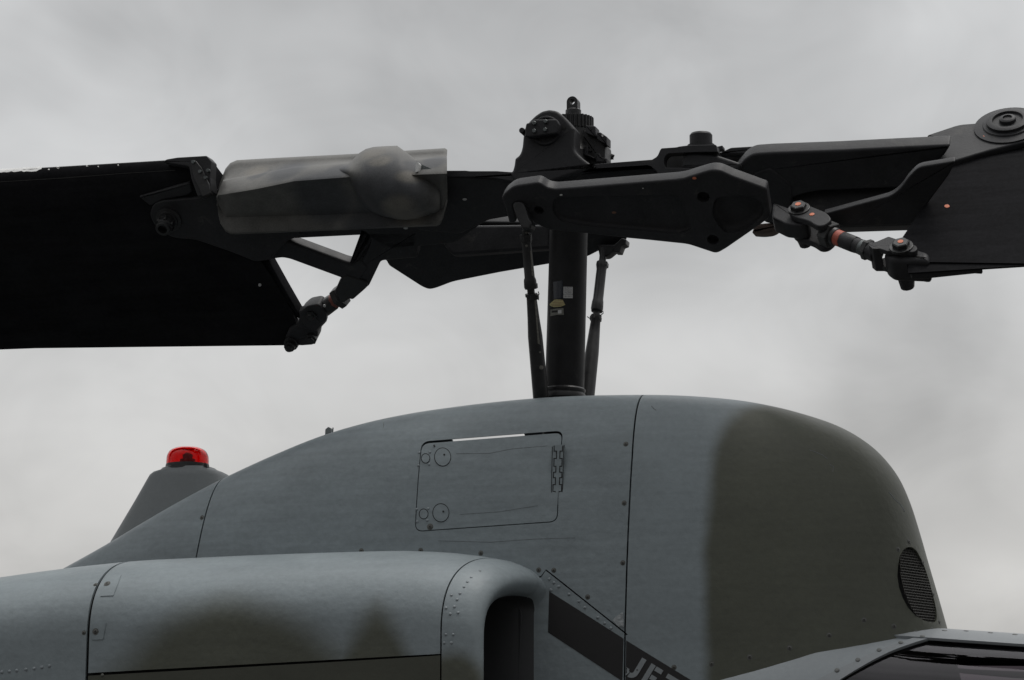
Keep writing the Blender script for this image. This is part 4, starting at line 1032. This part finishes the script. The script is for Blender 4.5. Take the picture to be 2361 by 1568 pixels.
RB = blade_mesh('rotor_blade', PR, le_r, te_r, xroot_r, 7.3, BLADE)
RBB = bvh_of([RB])
for i in range(5):                          # stepped doublers near the trailing edge of the root
    k = i * 26
    pts = Z4([(1700 + k * .2, 1018 - k * .3), (1800 + k * 3, 985 - k * 1.5), (2080 + k * 3.2, 985 + 30 - k * 1.2), (2361 + 200, 1035 - k * .9), (2361 + 200, 1042), (1760, 1030)])
    if i < 4: decal('root_doubler', [pts[0], pts[1], pts[2], (pts[3][0], pts[3][1]), (pts[4][0], pts[4][1]), pts[5]], RBB, .0014 * (4 - i), BLADE, RB, 5)
u, v = Z4([(1875, 671)])[0]; decal('paint_dot', circle(u, v, 6, 12, 3.8), RBB, .0015, ORANGE, RB)
prism('root_fitting', Z4([(1640, 1020), (1690, 1016), (2080, 1046), (2100, 1050), (1720, 1090), (1640, 1092)]), PR, -.030, .0, BLACK, RB, .006, 6, ref=0)

# front drag brace -----------------------------------------------------------------
def brace_pieces(pl, a_px, b_px, h, pieces, parent):
    A = pl.at(*a_px, h); B = pl.at(*b_px, h); ax = (B - A).normalized(); L = (B - A).length
    def pos(pt): q = pl.at(*pt, h) - A; return q.dot(ax)
    out = []
    for (nm, p0, p1, r0, r1, seg, mat) in pieces:
        t0, t1 = pos(p0), pos(p1); out.append(lathe(nm, A + ax * t0, ax, [(0, r0 * .94), (.003, r0), (t1 - t0 - .003, r1), (t1 - t0, r1 * .94)], mat, parent, seg, .35, 25))
    return out, A, ax
ac, bc2 = C2([(420, 470)])[0], C2([(1750, 1010)])[0]
FORK = prism('drag_brace', C2([(190, 350, 6), (225, 285, 10), (330, 225, 14), (455, 240, 10), (720, 345, 14), (800, 440, 10), (690, 530, 10), (580, 540, 10), (480, 468, 14), (250, 402, 8)]), PR, .035, .06, BLACK, ROT, .006, 5)
prism('fork_tang', C2([(190, 350, 6), (225, 285, 10), (330, 225, 14), (455, 240, 10), (720, 345, 14), (800, 440, 10), (690, 530, 10), (580, 540, 10), (480, 468, 14), (250, 402, 8)]), PR, -.06, -.035, BLACK, FORK, .006, 5, ref=.06)
prism('fork_web', C2([(590, 410, 10), (720, 350, 14), (796, 440, 10), (690, 526, 10), (585, 530, 6)]), PR, -.056, .056, BLACK, FORK, .0, 5, ref=.06)
prism('grip_fork_lug', C2([(-40, 120), (180, 200), (330, 240, 14), (470, 330, 14), (440, 420, 14), (300, 440, 14), (120, 420), (-60, 330)]), PR, -.033, .033, BLACK, GR, .008, 6, ref=.06)
pcs, A_, axr = brace_pieces(PR, C2([(600, 590)])[0], C2([(1420, 920)])[0], 0.0, [
    ('lock_nut', C2([(690, 640)])[0], C2([(800, 690)])[0], .050, .050, 6, DARK), ('shank_washer', C2([(790, 686)])[0], C2([(850, 710)])[0], .036, .034, 24, DARK), ('red_band', C2([(840, 706)])[0], C2([(935, 740)])[0], .031, .031, 24, REDBAND),
    ('turnbuckle', C2([(930, 740)])[0], C2([(1110, 815)])[0], .033, .033, 8, BLACK), ('turnbuckle_shank', C2([(1100, 810)])[0], C2([(1190, 845)])[0], .029, .029, 24, BLACK), ('clamp_band', C2([(1185, 843)])[0], C2([(1240, 870)])[0], .030, .030, 24, STEEL),
    ('lock_nut', C2([(1240, 868)])[0], C2([(1305, 895)])[0], .040, .040, 6, DARK), ('shank', C2([(1300, 890)])[0], C2([(1420, 930)])[0], .034, .036, 24, BLACK)], FORK)
c2f = C2([(1300, 800, 2), (1580, 680, 3), (1960, 805, 10), (1990, 850, 12), (1940, 900, 12), (1560, 885, 3)])
prism('fork_tang', c2f, PR, .030, .050, BLACK, FORK, .003, 3)
prism('fork_tang', c2f, PR, -.050, -.030, BLACK, FORK, .003, 3, ref=.05)
prism('fork_web', C2([(1300, 800, 2), (1420, 748, 3), (1480, 850, 2), (1360, 850, 2)]), PR, -.0505, .0495, BLACK, FORK, .0, 3, ref=.05)
prism('blade_lug', C2([(1490, 900, 16), (1700, 830, 20), (1960, 840), (2150, 900), (2150, 1020), (1900, 1010, 20), (1600, 1000, 20)]), PR, -.075, .028, BLACK, RB, .02, 8, ref=.028)
def bolt_on(pl, pt, h, r, hh, parent, pd=None, washer=1.35, mat=DARK):
    p = pl.at(pt[0], pt[1], h); b = bolt('bolt', p, pl.n, r, hh, mat, parent, 6, washer)
    if pd: lathe('paint_dot', p + pl.n * (hh - .0005), pl.n, [(0, pd), (.002, pd)], ORANGE, b, 12)
    return b
bolt_on(PR, C2([(333, 300)])[0], .06, px(19), .022, FORK, px(7))
bolt_on(PR, C2([(1760, 830)])[0], .05, px(20), .024, FORK, px(6.5))
u, v = C2([(515, 375)])[0]; dot(PR, (u, v), .0605, px(6), ORANGE, FORK)
lathe('bolt_nut', PR.at(*C2([(1760, 830)])[0], .05) - nR * .15, nR, [(-.028, .012), (-.026, .026), (0, .030), (.03, .034), (.06, .04)], BLACK, FORK, 12)
lathe('bolt_nut', PR.at(*C2([(333, 300)])[0], .06) - nR * .155, nR, [(-.012, .010), (-.01, .022), (.008, .026), (.03, .032)], BLACK, FORK, 12)
prism('worn_bearing', Z4([(640, 838, 4), (700, 842), (765, 836, 10), (815, 800, 10), (790, 770), (660, 780)]), YP(.06), -.08, 0, material('dark_rust_primer', (0.075, 0.05, 0.04), 0.7, 0.4, 30.0), GR, .012, 6)

# rear blade (underside in view) -----------------------------------------------------
def two(pl, a, b):
    p, q = pl.to2(*a), pl.to2(*b); return lambda x: p[1] + (q[1] - p[1]) * (x - p[0]) / (q[0] - p[0])
TEF, LEF = two(PLB, (0, 803), (680, 795)), two(PLB, (0, 394), (470, 366))
te_l = PLB.to2(300, 799, 0.0)[1]; le_l = PLB.to2(300, 377, 0.0)[1]
chl = le_l - te_l; print('left blade chord', chl)
def xroot_l(f):
    x_a = PLB.to2(622, 600, 0)[0]; f_a = (le_l - PLB.to2(622, 600, 0)[1]) / chl; x_b = PLB.to2(690, 722, 0)[0]; f_b = (le_l - PLB.to2(690, 722, 0)[1]) / chl
    x_le = PLB.to2(470, 366, 0)[0]
    if f > f_b: return x_b - .02
    if f > f_a: return x_a + (x_b - x_a) * (f - f_a) / (f_b - f_a)
    return x_le + (x_a - x_le) * f / f_a
LB = blade_mesh('rotor_blade', PLB, LEF, TEF, xroot_l, -7.3, BLADE)
LBB = bvh_of([LB])
prism('edge_block', ZA([(1020, 232), (1040, 215, 8), (1110, 203), (1295, 192, 3), (1325, 225, 3), (1318, 330), (1330, 420), (1240, 450, 4), (1200, 340), (1185, 260)]), YP(PLB.to3(0, le_l, 0).y - .065), -.06, 0, BLACK, LB, .004, 3)
prism('retention_fork', ZA([(1195, 230, 4), (1225, 220, 4), (1265, 270), (1310, 370), (1320, 430), (1270, 450), (1215, 330)]), YP(PLB.to3(0, le_l, 0).y - .066), -.02, .012, DARK, LB, .003, 3)
for p in ((1212, 232), (1255, 292), (1290, 330), (1305, 285)): lathe('fork_bolt', at(*ZA([p])[0], PLB.to3(0, le_l, 0).y - .078), (0, -1, 0), [(-.01, px(4.5)), (.006, px(4.5))], STEEL, LB, 10)
prism('root_doubler', ZA([(880, 435, 3), (1000, 402, 6), (1200, 345, 4), (1215, 400, 4), (1190, 425, 6), (1010, 460, 10), (960, 500, 10)]), PLB, -.03, .072, BLACK, LB, .008, 5, ref=.05)
decal('leading_edge_strip_seam', ZA([(0, 355), (400, 330), (800, 300), (1100, 282), (1100, 286), (800, 304), (400, 335), (0, 359)]), LBB, .0010, material('seam_grey', (0.03, 0.03, 0.03), 0.4, 0.2, 40.0), LB, 6)
# chipped paint on the leading edge
random.seed(3)
chip_line = ZA([(-60, 284, 0), (0, 283, 0)])
vs_u = []; top = []; bot = []
for i in range(34):
    x = -260 + i * 15.8
    fall = max(0, min(1, (285 - x) / 60)); top.append((x, 271 - x * .03 + 2)); bot.append((x, 271 - x * .03 + 4 + (22 + random.uniform(-4, 4)) * fall))
strip = [(p[0], p[1] + 2) for p in top if p[0] < 285] + [p for p in bot if p[0] < 285][::-1]
def decal_strip(name, tp, bt, bvh, off, mat, parent):
    vs = []; fs = []; 
    rows = []
    for a, b in zip(tp, bt):
        la, na = None, None
        for k in range(24):
            q = ZA([(a[0], a[1] + k * 1.2)])[0]; la, na = cast(bvh, *q)
            if la is not None: break
        q = ZA([(b[0], max(b[1], a[1] + k * 1.2 + 2))])[0]; lb, nb = cast(bvh, *q)
        if la is None or lb is None: continue
        qm = ZA([((a[0]), (a[1] + k * 1.2 + max(b[1], a[1] + k * 1.2 + 2)) / 2)])[0]; lm, nm = cast(bvh, *qm)
        if lm is None: continue
        rows.append((la + na * off + V((0, 0, .004)), lm + nm * off, lb + nb * off))
    for r_ in rows: vs += list(r_)
    for i in range(len(rows) - 1):
        for k in range(2): fs.append((i * 3 + k, i * 3 + k + 1, (i + 1) * 3 + k + 1, (i + 1) * 3 + k))
    if rows: return obj(name, vs, fs, mat, parent, sharp=80)
decal_strip('bare_metal_patch', [p for p in top if p[0] < 285], [p for p in bot if p[0] < 285], LBB, .0012, material('bare_edge_and_sky_white', (0.62, 0.62, 0.61), 0.5, 0.1, 30.0), LB)
for p, r in (((307, 279), 2.2), ((364, 266), 3.2), ((546, 257), 2.4), ((617, 261), 1.7), ((742, 252), 1.8), ((1037, 229), 2.0)):
    u, v = ZA([p])[0]
    for k in range(10):
        if decal('paint_chip', circle(u, v + k * .8, r, 8, r * .75), LBB, .0012, WHITE, LB): break
u, v = ZA([(1630, 1002)])[0]; decal('paint_dot', circle(u, v, 3.6, 10), LBB, .002, LABELW, LB)
# lighter root end face
prism('root_closure', ZA([(1600, 850), (1690, 850), (1790, 1030), (1882, 1190), (1882, 1215), (1800, 1140), (1660, 960)]), PLB, -.035, .028, BLADE, LB, .006, 4, ref=.02)

# rear grip: fork plate, barrel, strut and arm
GL = prism('blade_grip', [(500, 440), (600, 425), (960, 400), (1120, 420), (1170, 440), (1165, 490), (1125, 508, 12), (1105, 520, 12), (1050, 560), (900, 575), (870, 560), (843, 542, 8), (661, 551), (560, 545), (500, 520)], PLB, .0, .035, BLACK, ROT, .006, 8)
FP = prism('grip_fork_plate', ZA([(935, 560, 16), (960, 500, 16), (1010, 478, 16), (1330, 450, 12), (1370, 400, 10), (1500, 360), (1882, 400), (1882, 700), (1800, 730), (1690, 850), (1600, 860), (1450, 800), (1220, 720, 20), (1080, 715, 30), (970, 640, 16)]), PLB, .05, .08, BLACK, ROT, .008, 8)
bp = PLB.at(*ZA([(1060, 590)])[0], .08)
lathe('blade_bolt', bp, nL, [(-.002, px(34)), (.008, px(34)), (.012, px(27)), (.020, px(26)), (.022, px(21)), (.060, px(21)), (.064, px(19)), (.082, px(19)), (.085, px(17)), (.085, px(12)), (.06, px(11))], DARK, FP, 24)
for i in range(6):
    a = i * math.pi / 3 + .2; e1_, e2_ = frame_of(nL); q_ = bp + nL * .03 + (e1_ * math.cos(a) + e2_ * math.sin(a)) * px(20.5)
    lathe('castellation', q_, nL, [(0, px(3.5)), (.032, px(3.5))], STEEL if i in (0, 1) else DARK, FP, 8)
STRUT = prism('grip_strut', Z2([(440, 850), (680, 905), (1140, 1075, 14), (1200, 1087, 14), (1262, 1050, 14), (1320, 1120), (1230, 1262, 8), (1100, 1202), (700, 1055, 10), (640, 1045, 10), (535, 1062, 10), (430, 1060), (300, 980)]), PLB, -.02, .04, BLACK, ROT, .012, 6, ref=.04)
prism('grip_arm', Z2([(1240, 840), (1300, 864, 8), (1324, 905, 12), (1268, 1045, 10), (1190, 1100), (1100, 1200, 6), (1190, 1290), (1312, 1285, 8), (1412, 1075, 8), (1470, 1070), (1700, 1050), (1700, 840)]), PLB, -.03, .035, BLACK, STRUT, .012, 6, ref=.04)

# rear drag brace
LF = prism('drag_brace', C6([(885, 615, 4), (950, 560, 8), (1190, 640, 12), (1200, 700, 8), (1140, 755, 6), (1030, 850, 5), (990, 838, 4), (930, 888, 4), (870, 870), (820, 760)]), PLB, -.035, .045, DARK, ROT, .008, 4, ref=.04)
brace_pieces(PLB, C6([(1000, 740)])[0], C6([(500, 1090)])[0], 0.0, [
    ('lock_nut', C6([(880, 770)])[0], C6([(825, 810)])[0], .050, .050, 6, DARK), ('red_band', C6([(830, 806)])[0], C6([(770, 855)])[0], .032, .032, 20, material('shaded_red_band', (0.16, 0.045, 0.032), 0.6, 0.3, 40.0)), ('turnbuckle', C6([(790, 842)])[0], C6([(680, 935)])[0], .035, .037, 8, DARK),  # band red darkened: the shading is put into its colour
    ('shank', C6([(690, 925)])[0], C6([(600, 985)])[0], .034, .036, 20, DARK), ('end_boss', C6([(625, 965)])[0], C6([(520, 1050)])[0], .052, .062, 12, BLACK)], LF)
prism('rod_fork', C6([(430, 990, 6), (510, 920, 6), (640, 895, 8), (735, 1010, 6), (728, 1095, 8), (655, 1125, 6), (560, 1200), (400, 1160)]), PLB, -.03, .045, BLACK, LF, .008, 4, ref=.04)
prism('blade_lug', C6([(300, 1180), (400, 1130), (560, 1170), (612, 1200, 4), (628, 1240, 8), (618, 1320, 10), (580, 1375, 10), (450, 1385, 6), (330, 1380), (255, 1372), (250, 1300)]), PLB, -.05, .030, BLACK, LF, .012, 5, ref=.03)
lathe('lug_nut', PLB.at(*C6([(330, 1345)])[0], .03), nL, [(-.02, .032), (.010, .032), (.012, .024), (.034, .024), (.036, .017), (.048, .016)], DARK, LF, 12, sharp=25)
lathe('lug_bolt', PLB.at(*C6([(560, 1290)])[0], .03), nL, [(-.02, .026), (.012, .026), (.014, .018), (.024, .017)], DARK, LF, 6, sharp=20)
lathe('fork_bolt', PLB.at(*C6([(560, 1030)])[0], .045), nL, [(-.01, .024), (.010, .024), (.012, .016), (.020, .015)], DARK, LF, 6, sharp=20)
lathe('paint_dot', PLB.at(*C6([(707, 920)])[0], 0.036) , nL, [(0, .0065), (.003, .0065)], LABELW, LF, 12)
prism('brace_bolt', C6([(1050, 420, 6), (1090, 360, 6), (1140, 345), (1140, 420), (1090, 460)]), PLB, -.06, .0, DARK, LF, .006, 4, ref=0)
rgb_ = bvh_of([GL] + [o for o in bpy.data.objects if o.name == 'yoke_web'])
for p in ((2075, 582), (1613, 808)):
    u, v = Z2([p])[0]; decal('paint_dot', circle(u, v, 5.2, 10, 2.6), rgb_, .0015, LABELW, GL)

# fibreglass cover on the rear grip
def zc(pts): return Z2(pts)
sx = [135, 165, 205, 290, 450, 740, 1000, 1160, 1400, 1600, 1750, 1860, 1910, 1935]
def lerp_t(tab, x):
    for (a, va), (b, vb) in zip(tab, tab[1:]):
        if x <= b: return va + (vb - va) * (x - a) / (b - a)
    return tab[-1][1]
T_T = [(135, 520), (165, 440), (205, 345), (240, 303), (290, 281), (600, 263), (1250, 230), (1925, 187), (1935, 200)]
T_S2 = [(135, 522), (165, 441), (740, 336), (1160, 304), (1935, 262)]
T_S3 = [(135, 548), (165, 548), (450, 500), (740, 440), (1160, 408), (1935, 380)]
T_S4 = [(135, 600), (205, 715), (1000, 695), (1800, 660), (1935, 650)]
T_B = [(135, 560), (145, 680), (165, 770), (205, 830), (245, 852), (1860, 786), (1890, 768), (1935, 600)]
rows = []
for x in [135, 140, 150, 165, 185, 205, 240, 290, 360, 450, 600, 740, 870, 1000, 1160, 1300, 1450, 1600, 1750, 1850, 1880, 1900, 1920, 1935]:
    t_, s2, s3, s4, b_ = (lerp_t(T, x) for T in (T_T, T_S2, T_S3, T_S4, T_B))
    s2 = max(s2, t_ + 2); s3 = max(s3, s2 + 3); b_ = max(b_, s3 + 4); s4 = min(max(s4, s3 + 2), b_ - 2)
    k = min(1, (x - 135) / 150)
    col = [(t_, -.08), (t_ + 1, -.10), (t_ + 12, -.125), (t_ + 28, -.14), (t_ + 40, -.145), (max(s2 - 4, t_ + 41), -.205), (max(s2, t_ + 42), -.235), (max(s2 + 10, t_ + 43), -.262), (max(s3 - 14, t_ + 50), -.275 - .085 * k), (max(s3, t_ + 55), -.28 - .085 * k)]
    s3 = max(s3, t_ + 55); b_ = max(b_, s3 + 60); s4 = min(max(s4, s3 + 10), b_ - 42)
    col += [(s3 + 14, -.27 - .08 * k), (s3 + (s4 - s3) * .5, -.23 - .03 * k), (s4, -.195), (s4 + 6, -.19), (b_ - 26, -.195), (b_ - 10, -.192), (b_, -.17), (b_ + 1, -.13)]
    rows.append([at(*Z2([(x, y)])[0], yy) for y, yy in col])
vs = [p for r_ in rows for p in r_]; n = len(rows[0]); fs = []
for i in range(len(rows) - 1):
    for k in range(n - 1): fs.append((i * n + k, i * n + k + 1, (i + 1) * n + k + 1, (i + 1) * n + k))
CV = obj('grip_cover', vs, fs, COVER, ROT, sharp=50)
md = CV.modifiers.new('thickness', 'SOLIDIFY'); md.thickness = .006; md.offset = 0; crisp(CV)
# bulge on the cover
rings = []
for (x, yt, yb, d) in ((1060, 330, 400, .285), (1105, 314, 410, .325), (1150, 302, 432, .362), (1180, 288, 468, .38), (1210, 258, 520, .386), (1250, 218, 590, .393), (1300, 188, 648, .400), (1360, 172, 690, .405), (1440, 166, 720, .408), (1545, 162, 742, .405), (1620, 216, 748, .394), (1700, 276, 735, .372), (1770, 316, 715, .345), (1850, 358, 690, .30), (1880, 385, 670, .26)):
    ring = []; 
    for i in range(25):
        a = math.pi * i / 24; yv = (yt + yb) / 2 - (yb - yt) / 2 * math.cos(a); yy = -.17 - (d - .17) * max(0, math.sin(a)) ** .8
        ring.append(at(*Z2([(x, yv)])[0], yy))
    rings.append(ring)
loft('cover_bulge', rings, COVER, CV, closed=False, sharp=70)
prism('sky_gap_plate', Z2([(1693, 300, 3), (1706, 288, 3), (1717, 300, 3), (1708, 365), (1688, 370)]), YP(-.37), -.03, 0, material('bare_edge_and_sky_white', (0.62, 0.62, 0.61), 0.5, 0.1, 30.0), CV, r=2)  # white plate standing for bright sky showing through a small gap
prism('cover_bracket', Z2([(1715, 300), (1830, 350), (1835, 366), (1715, 366)]), YP(-.34), -.05, 0, STEEL, CV, r=1)
prism('cover_strap', Z2([(1720, 425), (1775, 440), (1910, 515), (1900, 522), (1840, 505), (1715, 440)]), YP(-.25), -.01, 0, STEEL, CV, r=1)
